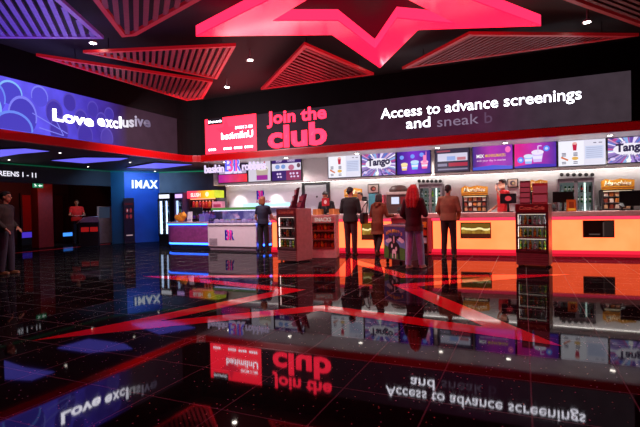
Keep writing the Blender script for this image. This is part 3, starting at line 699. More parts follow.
def d_br1(mb, w, h):
    bg(mb, w, h, glow('#2a1a30', 1.)); mb.m(glow_grad([(0, '#a0208a'), (.5, '#c02a60'), (1, '#d82a30')], 0, -w, w, 1.8)); rect(mb, -w, w, -h, -h*.25)
    mb.m(glow('#b8a8c8', 1.)); rect(mb, -w*.95, w*.95, -h*.18, h*.1)
def d_br2(mb, w, h):
    bg(mb, w, h, glow('#d8cfe0', 1.)); mb.m(glow('#bfae9e', 1.)); mb.flat([(-w*.2, -h*.9), (w*.7, -h*.9), (w*.8, h*.3), (-w*.3, h*.3)], -.006)
    mb.m(glow('#efe6e0', 1.)); mb.disc(w*.25, h*.3, w*.55, h*.25, -.008); mb.m(glow('#a02a98', 1.)); rect(mb, -w*.25, w*.75, -h*.88, -h*.4, -.009)
    mb.m(glow('#c0304a', 1.)); mb.flat([(w*.35, h*.3), (w*.42, h*.3), (w*.55, h*.95), (w*.45, h*.95)], -.011)
def d_br3(mb, w, h):
    bg(mb, w, h, glow('#3a1a6a', 1.)); mb.m(glow('#e4def0', 1.)); rect(mb, -w, w, -h*.1, h*.55)
    mb.m(glow('#7a9ad8', 1.)); mb.disc(-w*.6, h*.25, w*.16, h*.2, -.008); mb.disc(-w*.2, h*.25, w*.15, h*.2, -.008); mb.m(glow('#c06a8a', 1.)); mb.disc(w*.35, h*.15, w*.2, h*.25, -.008); mb.m(glow('#6a4a5a', 1.)); mb.disc(w*.85, h*.3, w*.12, h*.2, -.008)
    mb.m(glow('#8a1f58', 1.)); rect(mb, 0, w, -h, -h*.1, -.006)
    mb.m(glow('#e0c8f0', 1.)); put_text(mb, 'SCOOP', -w*.7, -w*.3, h*.68, -.008, h=h*.18, bold=.02); put_text(mb, 'SUNDAES', w*.1, w*.6, h*.68, -.008, h=h*.18, bold=.02)
    for x in (-.6, -.42, .3, .5, .75): mb.disc(w*x, -h*.4, w*.07, h*.1, -.009); mb.disc(w*(x+.05), -h*.68, w*.07, h*.08, -.009)
SCR = [(218, 247.5, 160.5, 183, 'dark menu screen with magenta lower half behind the dessert sign', d_br1), (248, 271, 160.5, 182, 'white menu screen showing a milkshake cup', d_br2), (271.5, 301.5, 157.5, 181, 'purple and white dessert menu screen at the right of the milkshake screen', d_br3),
       (327.8, 361, 154.5, 178, 'white food menu screen at the left end of the main row', d_menu), (361.4, 396, 152.3, 176.3, 'purple burst screen reading Tango between the white menu and the cups screen', d_tango), (396.4, 431, 149.7, 174.6, 'violet screen showing three drink cups', d_drinks),
       (434.5, 470, 147, 172.5, 'dark screen with a white and red price table', d_table), (472, 513.3, 144.5, 170.5, 'magenta screen with words in white and yellow', d_offer), (513.7, 557, 142, 168.3, 'magenta screen showing two milkshakes and blue badges', d_shake),
       (557.5, 606.5, 139, 166.3, 'white food menu screen at the right of the milkshakes screen', d_menu), (607, 655, 136, 163.3, 'purple burst screen reading Tango at the right edge', d_tango)]
for a in SCR: screen(*a)

# ------------------------------------------------------------------ dessert bar signs
def br_sign():
    Y = 12.75
    a = U(205, 172, Y); b = U(266, 166, Y)
    t = thing('hanging_sign', 'white neon letter sign hanging over the dessert bar', 'sign', ((a.x+b.x)/2, Y, 2.45))
    w = (b.x-a.x)/2
    wm = glow('#e9d4ff', 1.15); pk = glow('#ff4fa0', 1.1); bl = glow('#5f62ff', 1.2)
    mb = MB().m(wm); put_text(mb, 'baskin', -w, -w*.34, .08, 0, h=.26, bold=.02, d=.04); mb.build('lettering', t); mb = MB().m(wm); put_text(mb, 'robbins', w*.26, w, .1, 0, h=.26, bold=.02, d=.04)
    mb.build('lettering', t)
    mb = MB().m(wm); put_text(mb, 'B', -w*.3, -w*.03, .06, .01, h=.46, bold=.09, d=.03); put_text(mb, 'R', -w*.02, w*.24, .06, .01, h=.46, bold=.09, d=.03)
    mb.m(bl); put_text(mb, 'B', -w*.285, -w*.05, .085, -.022, h=.41, bold=.0, d=.02); put_text(mb, 'R', -.0, w*.22, .085, -.022, h=.41, bold=.0, d=.02)
    mb.m(pk); put_text(mb, '31', -w*.16, w*.11, .085, -.045, h=.41, bold=.01, d=.02)
    mb.build('initials', t)
    mb = MB(); mb.box(-w, w, .03, .05, .1, .13)
    for x in (-w*.9, w*.8): mb.cyl((x, .04, .12), (x, .04, SOF-2.45), .01, n=8)
    mb.build('hanger', t, STEEL)
br_sign()
def logo(mb, cx, z, s, y, d=.006):
    bl = glow('#2a1f86', .6, .4, '#2a1f86'); pk = glow('#d8257c', .7, .4, '#d8257c')
    mb.m(bl); put_text(mb, 'B', cx-s*1.1, cx-.05*s, z, y, h=2*s, bold=.04, d=d); put_text(mb, 'R', cx+.05*s, cx+1.15*s, z, y, h=2*s, bold=.04, d=d)
    mb.m(pk); put_text(mb, '31', cx-.62*s, cx+.5*s, z, y-d, h=2*s, bold=.03, d=d*.5)
p = U(261, 199, WB)
t = thing('wall_logo', 'blue and pink letter logo on the white dessert wall', 'sign', (p.x, WB, p.z)); mb = MB(); logo(mb, 0, 0, .155, -.002, .02); mb.build('letters', t)
# glowing shelf behind the dessert bar
a = U(239, 207, 14.2); b = U(293, 207, 14.2)
t = thing('lit_shelf', 'pale blue glowing shelf along the dessert wall', 'shelf', ((a.x+b.x)/2, WB, 1.3)); w = (b.x-a.x)/2
mb = MB(); mb.box(-w, w, -.35, -.002, .0, .05, .008); mb.build('board', t, WHITE)
mb = MB(); mb.box(-w, w, -.03, -.002, .06, .17); mb.build('light_strip', t, glow('#a8e4ff', 1.6))
mb = MB().m(glow('#b03060', .7)); put_text(mb, 'ice cream', -w*.5, w*.1, .2, -.004, h=.1, shear=.2, bold=.01); mb.build('lettering', t)
for px in (240, 276):
    p = U(px, 190, WB); spot((p.x, WB-.42, 2.12), 75, (1, .93, .9), R(70), (p.x, WB, 1.0), .8)

# ------------------------------------------------------------------ doorway in the back wall
a = U(303, 200, WB); b = U(330, 200, WB)
t = thing('door_3', 'pale door in a dark frame behind the counter', None, ((a.x+b.x)/2, WB, 0)); t['kind'] = 'structure'
w = (b.x-a.x)/2
mb = MB(); mb.box(-w, -w+.1, -.08, .0, 0, 2.17); mb.box(w-.1, w, -.08, 0, 0, 2.17); mb.box(-w+.1, w-.1, -.08, 0, 2.07, 2.17); mb.build('frame', t, mat('#1c191c', .4))
mb = MB(); mb.box(-w+.1, w-.1, -.05, -.0, 0, 2.07); mb.build('leaf', t, mat('#b4afb6', .5, noise=.03))
mb = MB(); mb.box(.02, .08, -.056, -.05, 1.62, 1.68); mb.build('plate', t, BLACK)

# ------------------------------------------------------------------ main counter
CP, CA = Vector((-4.6, 11.75, 0)), R(4.5)
cd = Vector((math.cos(CA), math.sin(CA)))
def CL(px, py): return on_line(px, py, Vector((CP.x, CP.y)), cd)
def cpt(lx, ly, z): return CP+Vector((cd.x*lx-cd.y*ly, cd.y*lx+cd.x*ly, z))
CTOP = 1.06
def counter():
    t = thing('service_counter', 'long food counter with glowing orange front', 'counter', CP, CA)
    L0, L1 = -2.15, 8.5
    mb = MB(); mb.box(L0, L1, .06, .75, .1, .97); mb.build('body', t, mat('#7a4448', .4))
    mb = MB(); mb.box(L0-.02, L1, -.02, .8, .945, CTOP, .012); mb.build('worktop', t, mat('#e2bebb', .4, noise=.06))
    og = glow_noise('#ffa060', '#ffaa68', 2., 1.0)
    for e, c_ in zip(og.node_tree.nodes['Color Ramp'].color_ramp.elements, ((4.0, .38, .11, 1), (4.3, .44, .14, 1))): e.color = c_
    segs = [(L0+.05, CL(283, 240)[0]), (CL(338, 240)[0], CL(391, 240)[0]), (CL(433, 240)[0], L1)]
    for i, (a, b) in enumerate(segs):
        mb = MB(); mb.box(a, b, .03, .06, .15, .865, .004); mb.build('light_panel', t, og)
        mb = MB(); mb.box(a-.03, b, .0, .06, .875, .94, .004); mb.build('light_strip', t, glow('#ff3c60', 1.3))
        mb = MB(); mb.box(a-.03, b, .01, .06, .07, .145, .004); mb.build('lower_strip', t, glow('#e8203c', 1.3))
    mb = MB(); a, b = CL(391, 240)[0], CL(433, 240)[0]
    mb.box(a+.01, b-.05, .02, .06, .02, .94, .006); mb.build('plain_panel', t, mat('#b07a7e', .35))
    mb = MB(); mb.box(L0, L1, .03, .7, 0, .068); mb.build('plinth', t, glow('#d01830', .9, .25, '#a01420'))
    mb = MB(); mb.box(CL(428.5, 240)[0], CL(433, 240)[0]-.04, -.01, .06, .07, .94, .004); mb.build('end_post', t, glow('#b03038', .5, .3, '#a04040'))
    for (x0, x1, y0, y1), kind in [((460.5, 491, 222.3, 238.5), 1), ((583, 614.5, 220, 237.6), 0), ((361.5, 376, 222.5, 240), 1)]:
        a, zb = CL(x0, y1); b, zt = CL(x1, y0); zt = min(zt, .865)
        zb = max(.2, zb)
        mb = MB().m(mat('#2a1512', .3))
        mb.box(a, b, .018, .03, zb, zt)
        mb.m(mat('#6a4030', .3, .4)); e = .025
        mb.box(a, b, .004, .018, zb, zb+e); mb.box(a, b, .004, .018, zt-e, zt); mb.box(a, a+e, .004, .018, zb+e, zt-e); mb.box(b-e, b, .004, .018, zb+e, zt-e)
        if kind:
            h = zt-zb; w = b-a; rnd = random.Random(2)
            mb.m(glow_noise('#7a5418', '#c89a3a', 9., .8)); top = [(a+e+(w-2*e)*i/14, zb+h*(.6+.035*math.sin(i*.9)+rnd.uniform(-.025, .025))) for i in range(15)]
            mb.flat([(a+e, zb+h*.3), (b-e, zb+h*.3)]+top[::-1], .017, .004)
            mb.m(glow('#f8e49a', 1.1)); mb.flat([(p[0], p[1]-.03) for p in top]+[(p[0], p[1]+.02) for p in top[::-1]], .016, .004)  # pale strip painted as the highlight along the golden heap
            mb.m(glow('#8a6420', .7)); mb.flat([(a+e, zt-e), (b-e, zt-e)]+[(p[0], p[1]+.03) for p in top[::-1]], .0172, .003)
            mb.m(glow('#5a2414', .7)); rect(mb, a+e, b-e, zb+e, zb+h*.32, .0172, .003)
        else:
            w = b-a; mb.m(glow('#3a2a28', .5)); rect(mb, a+w*.68, b-e, zb+e, zt-e, .017); mb.m(glow('#6a5450', .5)); rect(mb, a+w*.64, a+w*.68, zb+e, zt-e*2, .0165)
            rect(mb, a+w*.2, a+w*.55, zb+.06, zb+.09, .0165)
        mb.build('display_niche', t)
counter()

# ------------------------------------------------------------------ people
VOX = .0095
def solid(mb, name, parent, material, vox=VOX, smooth=2, mod=None):
    me = mb.mesh(name); o = bpy.data.objects.new(name, me); C.objects.link(o)
    r_ = o.modifiers.new('r', 'REMESH'); r_.mode = 'VOXEL'; r_.voxel_size = vox; r_.use_smooth_shade = True
    if smooth:
        s_ = o.modifiers.new('s', 'SMOOTH'); s_.factor = .5; s_.iterations = smooth
    dg = bpy.context.evaluated_depsgraph_get(); dg.update()
    m2 = bpy.data.meshes.new_from_object(o.evaluated_get(dg)); o.modifiers.clear(); o.data = m2; bpy.data.meshes.remove(me)
    m2.materials.clear(); m2.materials.append(material)
    for p in m2.polygons: p.use_smooth = True; p.material_index = 0
    if parent: o.parent = parent
    return o
def hand(mb, w, d, side, s, curl=.5):
    """palm and five bent fingers from wrist w along d; side = +1 right"""
    d = Vector(d).normalized(); upv = Vector((0, 0, 1)) if abs(d.z) < .9 else Vector((0, 1, 0))
    across = d.cross(upv).normalized(); nrm = across.cross(d).normalized()
    pc = w+d*.045*s
    for k in (-1, -.33, .33, 1): mb.caps(w+across*.012*k*s, .016*s, w+d*.085*s+across*.029*k*s, .0135*s, 8)
    ln = [.062, .072, .068, .052]
    for i, k in enumerate((-1, -.33, .33, 1)):
        b = w+d*.088*s+across*.03*k*s; m = b+(d*(1-curl*.4)-nrm*curl*.6)*ln[i]*.55*s; e = m+(d*(1-curl)-nrm*curl)*ln[i]*.55*s
        mb.caps(b, .0098*s, m, .009*s, 8); mb.caps(m, .009*s, e, .0078*s, 8)
    b = w+d*.03*s+across*(-.035*side)*s; m = b+(d*.6-across*.75*side-nrm*.2).normalized()*.04*s; e = m+(d*.9-across*.2*side-nrm*.3).normalized()*.032*s
    mb.caps(b, .0125*s, m, .0105*s, 8); mb.caps(m, .0105*s, e, .009*s, 8)
def person(label, x, y, rz, H, skin, hair_col, top_col, leg_col, shoe_col, arms, legs=None, hair='short', coat=.86, lean=0., head_yaw=0., head_tilt=0., fem=False, hood=False, glasses=False, z=0., sleeve='long', flare=0., name='person'):
    s = H/1.75
    t = thing(name, label, 'person', (x, y, z), rz)
    sk = mat(skin, .5, noise=.05); sh = .165 if fem else .185
    V = lambda a, b, c: Vector((a, b+lean*max(0, c-.95), c))*s
    legs = legs or {}
    fl, fr = legs.get('l', (-.1, 0, .08)), legs.get('r', (.1, 0, .08))
    kl = legs.get('kl', ((-.095+fl[0])/2-.0, fl[1]*.5+.02, .49)); kr = legs.get('kr', ((.095+fr[0])/2, fr[1]*.5+.02, .49))
    hips = [(-.09, 0, .9), (.09, 0, .9)]
    # body: one continuous surface
    mb = MB()
    P = lambda p: Vector(p)*s
    mb.loft([(0, lean*0*s, .86*s, .14*s, .09*s), (0, 0, .95*s, .15*s, .1*s), (0, lean*.12*s, 1.08*s, .125*s, .085*s), (0, lean*.3*s, 1.28*s, .15*s, .1*s), (0, lean*.45*s, 1.42*s, .13*s, .075*s), (0, lean*.5*s, 1.47*s, .06*s, .055*s)])
    nk = V(0, .0, 1.45); hc = V(0, .025, 1.632)
    mb.caps(nk, .056*s, V(0, .012, 1.56), .052*s)
    HM = Matrix.Translation(hc) @ Matrix.Rotation(head_yaw, 4, 'Z') @ Matrix.Rotation(head_tilt, 4, 'X') @ Matrix.Scale(s, 4)
    mb.ell((0, -.008, .025), .074, .095, .095, HM); mb.ell((0, .022, -.045), .056, .07, .072, HM); mb.ell((0, .05, -.09), .03, .03, .025, HM)
    mb.caps(HM @ Vector((0, .086, .012)), .011*s, HM @ Vector((0, .106, -.022)), .015*s, 8)
    mb.ell((0, .08, .035), .05, .014, .012, HM)
    for q in (-1, 1): mb.ell((q*.076, -.006, -.008), .011, .024, .034, HM)
    for hp, k, f in ((hips[0], kl, fl), (hips[1], kr, fr)):
        mb.caps(P(hp), .085*s, P(k), .055*s); mb.caps(P(k), .053*s, P(f)+Vector((0, 0, .0)), .036*s)
        fd = legs.get('toe', .12); mb.caps(P(f)+Vector((0, -.03*s, -.04*s)), .034*s, P((f[0], f[1]+fd, max(.03, f[2]-.05))), .028*s)
    for side, key in ((1, 'r'), (-1, 'l')):
        S = V(side*sh, 0, 1.405); E = P(arms[key][0]); W = P(arms[key][1])
        mb.caps(V(side*.09, 0, 1.41), .06*s, S, .052*s); mb.caps(S, .05*s, E, .038*s); mb.caps(E, .037*s, W, .025*s)
        hand(mb, W, (W-E) if len(arms[key]) < 3 else Vector(arms[key][2]), side, s)
    solid(mb, 'body', t, sk)
    # trousers
    mb = MB(); cut = .03
    mb.loft([(0, 0, .84*s, .14*s, .105*s), (0, 0, .9*s, .165*s, .12*s), (0, 0, 1.0*s, .16*s, .115*s), (0, lean*.06*s, 1.04*s, .145*s, .105*s)])
    for hp, k, f in ((hips[0], kl, fl), (hips[1], kr, fr)):
        mb.caps(P(hp), (.094 if fem else .105)*s, P(k), .078*s); q0 = P(k); q1 = P(f)+Vector((0, 0, -.02*s)); mb.cyl(q0, q1, .078*s, .064*s, 16); mb.caps(q0, .078*s, q0+(q1-q0)*.1, .076*s)
    solid(mb, 'trousers', t, mat(leg_col, .8, noise=.15, scale=8))
    # shoes
    for nm_, f in (('l', fl), ('r', fr)):
        mb = MB(); b = P(f); zt = max(.035*s, b.z-.045*s)
        mb.caps((b.x, b.y-.045*s, zt), .037*s, (b.x, b.y+.06*s, zt-.0), .04*s); mb.caps((b.x, b.y+.05*s, zt), .038*s, (b.x, b.y+.14*s, zt-.005), .033*s); mb.caps((b.x, b.y-.02*s, zt), .04*s, (b.x, b.y-.01*s, zt+.05*s), .042*s)
        mb.box(b.x-.042*s, b.x+.042*s, b.y-.085*s, b.y+.17*s, zt-.035*s, zt-.018*s, .01)
        solid(mb, 'shoe', t, mat(shoe_col, .5), .008)
    # jacket / top
    mb = MB(); hw = .185 if fem else .205
    secs = [(0, -.005*s, coat*s, (hw+.005+flare)*s, (.135+flare)*s), (0, 0, (coat+.1)*s, (hw)*s, .132*s)]
    if coat < .8: secs.append((0, 0, .92*s, (hw)*s, .135*s))
    secs += [(0, lean*.1*s, 1.06*s, (hw-.02)*s, .122*s), (0, lean*.3*s, 1.26*s, (hw+.005)*s, .132*s), (0, lean*.42*s, 1.38*s, (hw-.005)*s, .112*s), (0, lean*.48*s, 1.45*s, .1*s, .08*s), (0, lean*.5*s, 1.49*s, .066*s, .064*s)]
    mb.loft(secs, 24)
    for side, key in ((1, 'r'), (-1, 'l')):
        S = V(side*sh, 0, 1.40); E = P(arms[key][0]); W = P(arms[key][1])
        mb.caps(V(side*.1, 0, 1.40), .085*s, S, .076*s)
        if sleeve == 'short':
            mb.caps(S, .066*s, S+(E-S)*.55, .056*s)
        else:
            mb.caps(S, .074*s, E, .062*s); mb.caps(E, .061*s, E+(W-E)*.5, .052*s); mb.cyl(E+(W-E)*.3, E+(W-E)*.97, .056*s, .045*s)
    if hood: mb.caps(V(-.06, -.1, 1.47), .05*s, V(.06, -.1, 1.47), .05*s); mb.caps(V(-.09, -.04, 1.48), .04*s, V(0, -.12, 1.4), .05*s); mb.caps(V(.09, -.04, 1.48), .04*s, V(0, -.12, 1.4), .05*s)
    solid(mb, 'coat' if coat < .8 else ('shirt' if sleeve == 'short' else 'jacket'), t, mat(top_col, .8, noise=.18, scale=9))
    # hair
    mb = MB(); 
    mb.ell((0, -.022, .038), .082, .098, .094, HM); mb.ell((0, .03, .085), .06, .055, .04, HM)
    if hair == 'long':
        for q in (-1, 0, 1): mb.caps(HM @ Vector((q*.045, -.06, .02)), .066*s, HM @ Vector((q*.085, -.1, -.2)), .07*s); mb.caps(HM @ Vector((q*.085, -.1, -.2)), .07*s, HM @ Vector((q*.07, -.12, -.34)), .045*s)
        for q in (-1, 1): mb.caps(HM @ Vector((q*.07, -.01, .02)), .035*s, HM @ Vector((q*.098, -.015, -.2)), .04*s)
    elif hair == 'bob':
        for q in (-1, 0, 1): mb.caps(HM @ Vector((q*.04, -.06, .03)), .055*s, HM @ Vector((q*.07, -.06, -.1)), .045*s)
    elif hair == 'pony':
        mb.caps(HM @ Vector((0, -.08, .07)), .045*s, HM @ Vector((0, -.13, .05)), .04*s); mb.caps(HM @ Vector((0, -.13, .05)), .04*s, HM @ Vector((.02, -.13, -.14)), .025*s)
        for q in (-1, 1): mb.caps(HM @ Vector((q*.05, -.06, .0)), .04*s, HM @ Vector((q*.045, -.06, -.06)), .035*s)
    else:
        mb.caps(HM @ Vector((-.03, -.075, 0)), .04*s, HM @ Vector((.03, -.075, 0)), .04*s); mb.caps(HM @ Vector((0, -.07, 0)), .035*s, HM @ Vector((0, -.065, -.055)), .03*s)
    solid(mb, 'hair', t, mat(hair_col, .6, noise=.25, scale=30))
    # face
    mb = MB()
    for q in (-1, 1): mb.ell((q*.031, .08, .008), .011, .008, .007, HM, 8, 6)
    mb.build('eyes', t, mat('#1a1210', .3))
    mb = MB(); mb.ell((0, .088, -.062), .024, .008, .006, HM, 8, 6); mb.build('mouth', t, mat('#8a4040', .5))
    if glasses:
        mb = MB()
        for q in (-1, 1):
            ps = [HM @ Vector((q*.034+.026*math.cos(a), .102, .008+.02*math.sin(a))) for a in [2*PI*i/10 for i in range(11)]]; mb.tube(ps, .003, 6); mb.tube([HM @ Vector((q*.06, .1, .012)), HM @ Vector((q*.08, .0, .012))], .003, 6)
        mb.tube([HM @ Vector((-.01, .105, .01)), HM @ Vector((.01, .105, .01))], .003, 6)
        mb.build('glasses', t, BLACK)
    return t
down = lambda sx: ((sx*.235, -.02, 1.12), (sx*.25, .06, .88))
fwd_ = lambda sx, q=.22: ((sx*.25, .0, 1.13), (sx*.17, .25, 1.12), (-.3*sx, 1, .1))
def at_floor(px, py): 
    p = UZ(px, py); return p.x, p.y
x, y = at_floor(349, 254); y = min(y, 11.42); x = -4.2
person('man in a black jacket standing at the counter, seen from behind', x, y, R(-2), 1.79, '#b98a72', '#1a1212', '#100d10', '#3a1820', '#160e10', {'r': fwd_(1), 'l': fwd_(-1)}, {'l': (-.08, -.02, .08), 'r': (.09, .03, .08)}, head_yaw=R(-15), head_tilt=R(-12))
x, y = -3.48, 11.62
wx, wy = x, y
person('woman in a long brown coat leaning on the counter with one foot crossed behind', x, y-.15, R(-8), 1.6, '#b98a72', '#140e10', '#6a3418', '#1c1014', '#5a2a1a', {'r': ((.26, .12, 1.12), (.34, .38, 1.13)), 'l': ((-.23, .1, 1.14), (-.1, .34, 1.13))}, {'l': (-.03, .02, .08), 'r': (.10, -.26, .16), 'kr': (.09, .0, .49)}, hair='bob', coat=.6, flare=.025, lean=.25, fem=True, hood=True, head_tilt=R(-15))
x, y = at_floor(414.5, 268)
person('woman with long red hair in a dark jacket and pale blue jeans', x, y, R(-12), 1.7, '#c89a84', '#9a4030', '#2c141a', '#9ab4e0', '#8a7a78', {'r': ((.25, .02, 1.12), (.14, .26, 1.22), (-.4, .6, .6)), 'l': ((-.25, -.02, 1.13), (-.2, .18, 1.0))}, {'l': (-.11, -.06, .08), 'r': (.12, .1, .08)}, hair='long', coat=.78, flare=.015, fem=True)
x, y = at_floor(449, 256.5); y = min(y, 11.62)
person('man in a brown jacket with hands in front, standing alone at the counter', x, y, R(-6), 1.77, '#a07058', '#1c1210', '#80583f', '#281418', '#1c1012', {'r': ((.26, .0, 1.13), (.2, .2, .98)), 'l': ((-.26, .0, 1.13), (-.2, .2, .98))}, {'l': (-.12, 0, .08), 'r': (.12, .02, .08)}, coat=.88)
x, y = at_floor(267, 252.5)
person('woman in a navy top serving herself at the dessert bar', x, min(y, 11.3), R(8), 1.62, '#c09078', '#8a4e2c', '#0c0c2c', '#0c0a12', '#0c0a10', {'r': ((.26, .1, 1.1), (.34, .3, .98)), 'l': ((-.27, .05, 1.12), (-.3, .26, .98))}, {'l': (-.09, 0, .08), 'r': (.1, .03, .08)}, hair='bob', coat=.9, fem=True, sleeve='short', head_yaw=R(-12))
x, y = at_floor(7, 274)
person('man in a dark jacket and jeans standing sideways at the left edge', x, y, R(-62), 1.74, '#a8765c', '#140f0f', '#2a2624', '#2a2e40', '#6a4a2c', {'r': ((.24, -.06, 1.13), (.2, .12, .96)), 'l': ((-.24, -.04, 1.13), (-.18, .14, .98))}, {'l': (-.08, .04, .08), 'r': (.1, -.06, .08)}, coat=.92)
x, y = at_floor(77.5, 243.6)
person('staff member in a red shirt holding a pale sheet by the screens entrance', x, y, R(-120), 1.8, '#a8765c', '#1c1414', '#c01818', '#0e0c10', '#0c0a0c', {'r': ((.26, .08, 1.13), (.12, .28, 1.1)), 'l': ((-.26, .08, 1.13), (-.14, .28, 1.1))}, coat=.9, sleeve='short')
STX, STY = x, y
p = U(503, 190, 12.95)
person('staff member in a red shirt and glasses behind the counter, hand raised to the face', p.x, 13.05, R(118), 1.86, '#c08a70', '#2a1a14', '#c81820', '#14101a', '#0c0a0c', {'l': ((-.25, .12, 1.2), (-.07, .2, 1.5), (.3, .1, .9)), 'r': ((.25, .0, 1.12), (.24, .2, 1.0))}, coat=.9, sleeve='short', glasses=True, z=.06)
p = U(325, 196, 12.55)
person('staff member in black bending over the till behind the counter', p.x, 12.78, R(175), 1.74, '#a8765c', '#2a1a16', '#121016', '#121016', '#0c0a0c', {'r': ((.26, .12, 1.12), (.2, .36, 1.1)), 'l': ((-.26, .12, 1.12), (-.2, .36, 1.1))}, lean=.25, coat=.9, head_tilt=R(-25))
p = U(358, 196, 12.75)
person('server in a pale shirt behind the counter, partly hidden by the man in black', p.x, 12.95, R(170), 1.7, '#b98a72', '#3a2418', '#b8b0ac', '#2a2628', '#0c0a0c', {'r': ((.26, .08, 1.12), (.2, .28, 1.05)), 'l': ((-.26, .08, 1.12), (-.24, .26, 1.05))}, coat=.9)
# platform for staff
# carried things
mb = MB(); mb.box(-.14, .14, -.004, .004, 0, .02)
def hold_sheet():
    a = R(-120); d = Vector((-math.sin(a), math.cos(a), 0)); r_ = Vector((math.cos(a), math.sin(a), 0))
    q = Vector((STX, STY, 0))+d*.41+Vector((0, 0, 1.15))
    mb = MB(); mb.box(-.24, .16, -.12, .12, -.006, .006, .003)
    o = mb.build('paper_sheet', None, mat('#c8b4b0', .6), q, a); tag(o, 'pale sheet held by the red shirted person at the entrance', 'paper')
hold_sheet()
def shoulder_bag():
    t = thing('shoulder_bag', 'black shoulder bag hanging at the left side of the brown coat', 'bag', (wx-.34, wy-.2, .82), R(-8))
    mb = MB(); mb.box(-.06, .06, -.15, .15, 0, .3, .035); solid(mb, 'pouch', t, mat('#120c0e', .6), .012, 3)
    mb = MB(); mb.tube([(0, -.13, .27), (.03, -.1, .45), (.12, .0, .6), (.03, .12, .45), (0, .13, .27)], .012); mb.build('strap', t, mat('#1a1012', .6))
shoulder_bag()

# ------------------------------------------------------------------ bottles and drinks coolers
def bottle_mesh(col, cap, lab, h=.2, r=.03, name='bottle'):
    mb = MB().m(mat(col, .25)); mb.lathe([(r*.9, 0), (r, .01), (r, h*.3)], 10); mb.m(mat(lab, .5)); mb.lathe([(r*1.02, h*.3), (r*1.02, h*.58)], 10)
    mb.m(mat(col, .25)); mb.lathe([(r, h*.58), (r*.8, h*.72), (r*.38, h*.85), (r*.38, h*.93)], 10); mb.m(mat(cap, .4)); mb.lathe([(r*.45, h*.92), (r*.45, h)], 10)
    return mb.mesh(name)
BM = [bottle_mesh('#2a0c08', '#c01818', '#c81a20'), bottle_mesh('#301008', '#1c1c1c', '#1a1418'), bottle_mesh('#c87818', '#d86a10', '#e08a20'), bottle_mesh('#a8b83a', '#2a8a3a', '#4a9a3a'), bottle_mesh('#b8c8d8', '#3a5ac8', '#d8e4f4'), bottle_mesh('#1a5a28', '#c8c8c8', '#e8e4d8'), bottle_mesh('#8a1a4a', '#e8e0e0', '#e04a8a')]
BNAME = ['red labelled', 'black labelled', 'orange', 'green yellow', 'clear', 'dark green', 'pink']
BROOT = {}
def put_bottle(k, loc, label, group):
    o = bpy.data.objects.new('drink_bottle', BM[k]); C.objects.link(o); o.location = loc
    tag(o, label, 'bottle', group)
def cooler(label, p, rz, where, rows, tint):
    t = thing('drinks_cooler', label, 'drinks cooler', p, rz)
    W, D, Hh = .3, .29, 1.26
    body = mat('#96797a', .35)
    mb = MB(); mb.box(-W, -W+.03, -D+.03, D, .035, Hh, .006); mb.box(W-.03, W, -D+.03, D, .035, Hh, .006); mb.box(-W+.03, W-.03, D-.03, D, .035, Hh); mb.box(-W+.03, W-.03, -D+.03, D-.03, Hh-.03, Hh); mb.box(-W+.03, W-.03, -D+.03, D-.03, .035, .28)
    for x in (-W+.05, W-.05):
        for yy in (-D+.1, D-.06): mb.cyl((x, yy, 0), (x, yy, .04), .025, n=10)
    mb.build('cabinet', t, body)
    mb = MB(); mb.box(-W+.03, W-.03, D-.045, D-.03, .29, 1.1); mb.build('liner', t, glow(tint, .12, .4, '#6a5a58'))  # liner's own glow imitates the lit cooler interior
    mb = MB(); mb.box(-W, W, -D-.005, -D+.03, 1.1, Hh, .006); mb.build('header', t, mat('#6a2426', .35))
    mb = MB().m(glow('#a8352c', .8)); put_text(mb, 'Coca-Cola', -W*.78, W*.78, 1.145, -D-.005, h=.075, shear=.25, bold=.02); mb.build('lettering', t)
    mb = MB()
    mb.box(-W, -W+.045, -D-.005, -D+.03, .28, 1.1, .004); mb.box(W-.045, W, -D-.005, -D+.03, .28, 1.1, .004); mb.box(-W+.045, W-.045, -D-.005, -D+.03, .28, .32, .004); mb.box(-W+.045, W-.045, -D-.005, -D+.03, 1.06, 1.1, .004)
    d_ = mb.build('door_frame', t, mat('#4a2a2c', .35))
    mb = MB(); mb.box(-W+.045, W-.045, -D+.008, -D+.012, .32, 1.06); mb.build('glass', d_, glass_mat('#e0dada', .05))
    mb = MB(); mb.box(W-.075, W-.055, -D-.03, -D-.006, .6, .95, .004); mb.build('handle', d_, mat('#2a2022', .4))
    mb = MB()
    for k in range(5): mb.box(-W+.01, W-.01, -D-.004, -D+.03, .045+k*.047, .077+k*.047, .003)
    mb.build('vent_slats', t, mat('#8a6462', .35))
    zs = [.335, .58, .83]
    mb = MB()
    for z_ in zs: mb.box(-W+.04, W-.04, -D+.035, -D+.047, z_+.216, z_+.226)
    mb.build('shelf_fill_glow', t, glow(tint, 2.2))  # glowing strips added to brighten the bottles
    for i, z_ in enumerate(zs):
        mb = MB(); mb.box(-W+.031, W-.031, -D+.035, D-.05, z_-.012, z_, 0); mb.box(-W+.031, W-.031, -D+.03, -D+.034, z_-.015, z_+.02); mb.build('shelf', t, mat('#b8a8a8', .4, .3))
    mb = MB(); mb.box(-W+.032, -W+.045, -D+.04, -D+.055, .34, 1.05); mb.box(W-.045, W-.032, -D+.04, -D+.055, .34, 1.05); mb.build('light_tube', t, glow(tint, 9.))
    M = Matrix.Translation(p) @ Matrix.Rotation(rz, 4, 'Z')
    nm = ['bottom', 'middle', 'top']
    for i, z_ in enumerate(zs):
        for j in range(6):
            k = rows[i][j % len(rows[i])]
            put_bottle(k, M @ Vector((-W+.085+j*.086, -D+.1, z_+.001)), '%s bottle on the %s shelf of the %s' % (BNAME[k], nm[i], where), '%s bottles on the %s shelf of the %s' % (BNAME[k], nm[i], where))
    return M, Hh
p = UZ(296.5, 263)
q1 = Vector((math.cos(R(-14)), math.sin(R(-14)), 0)); q2 = Vector((-q1.y, q1.x, 0))
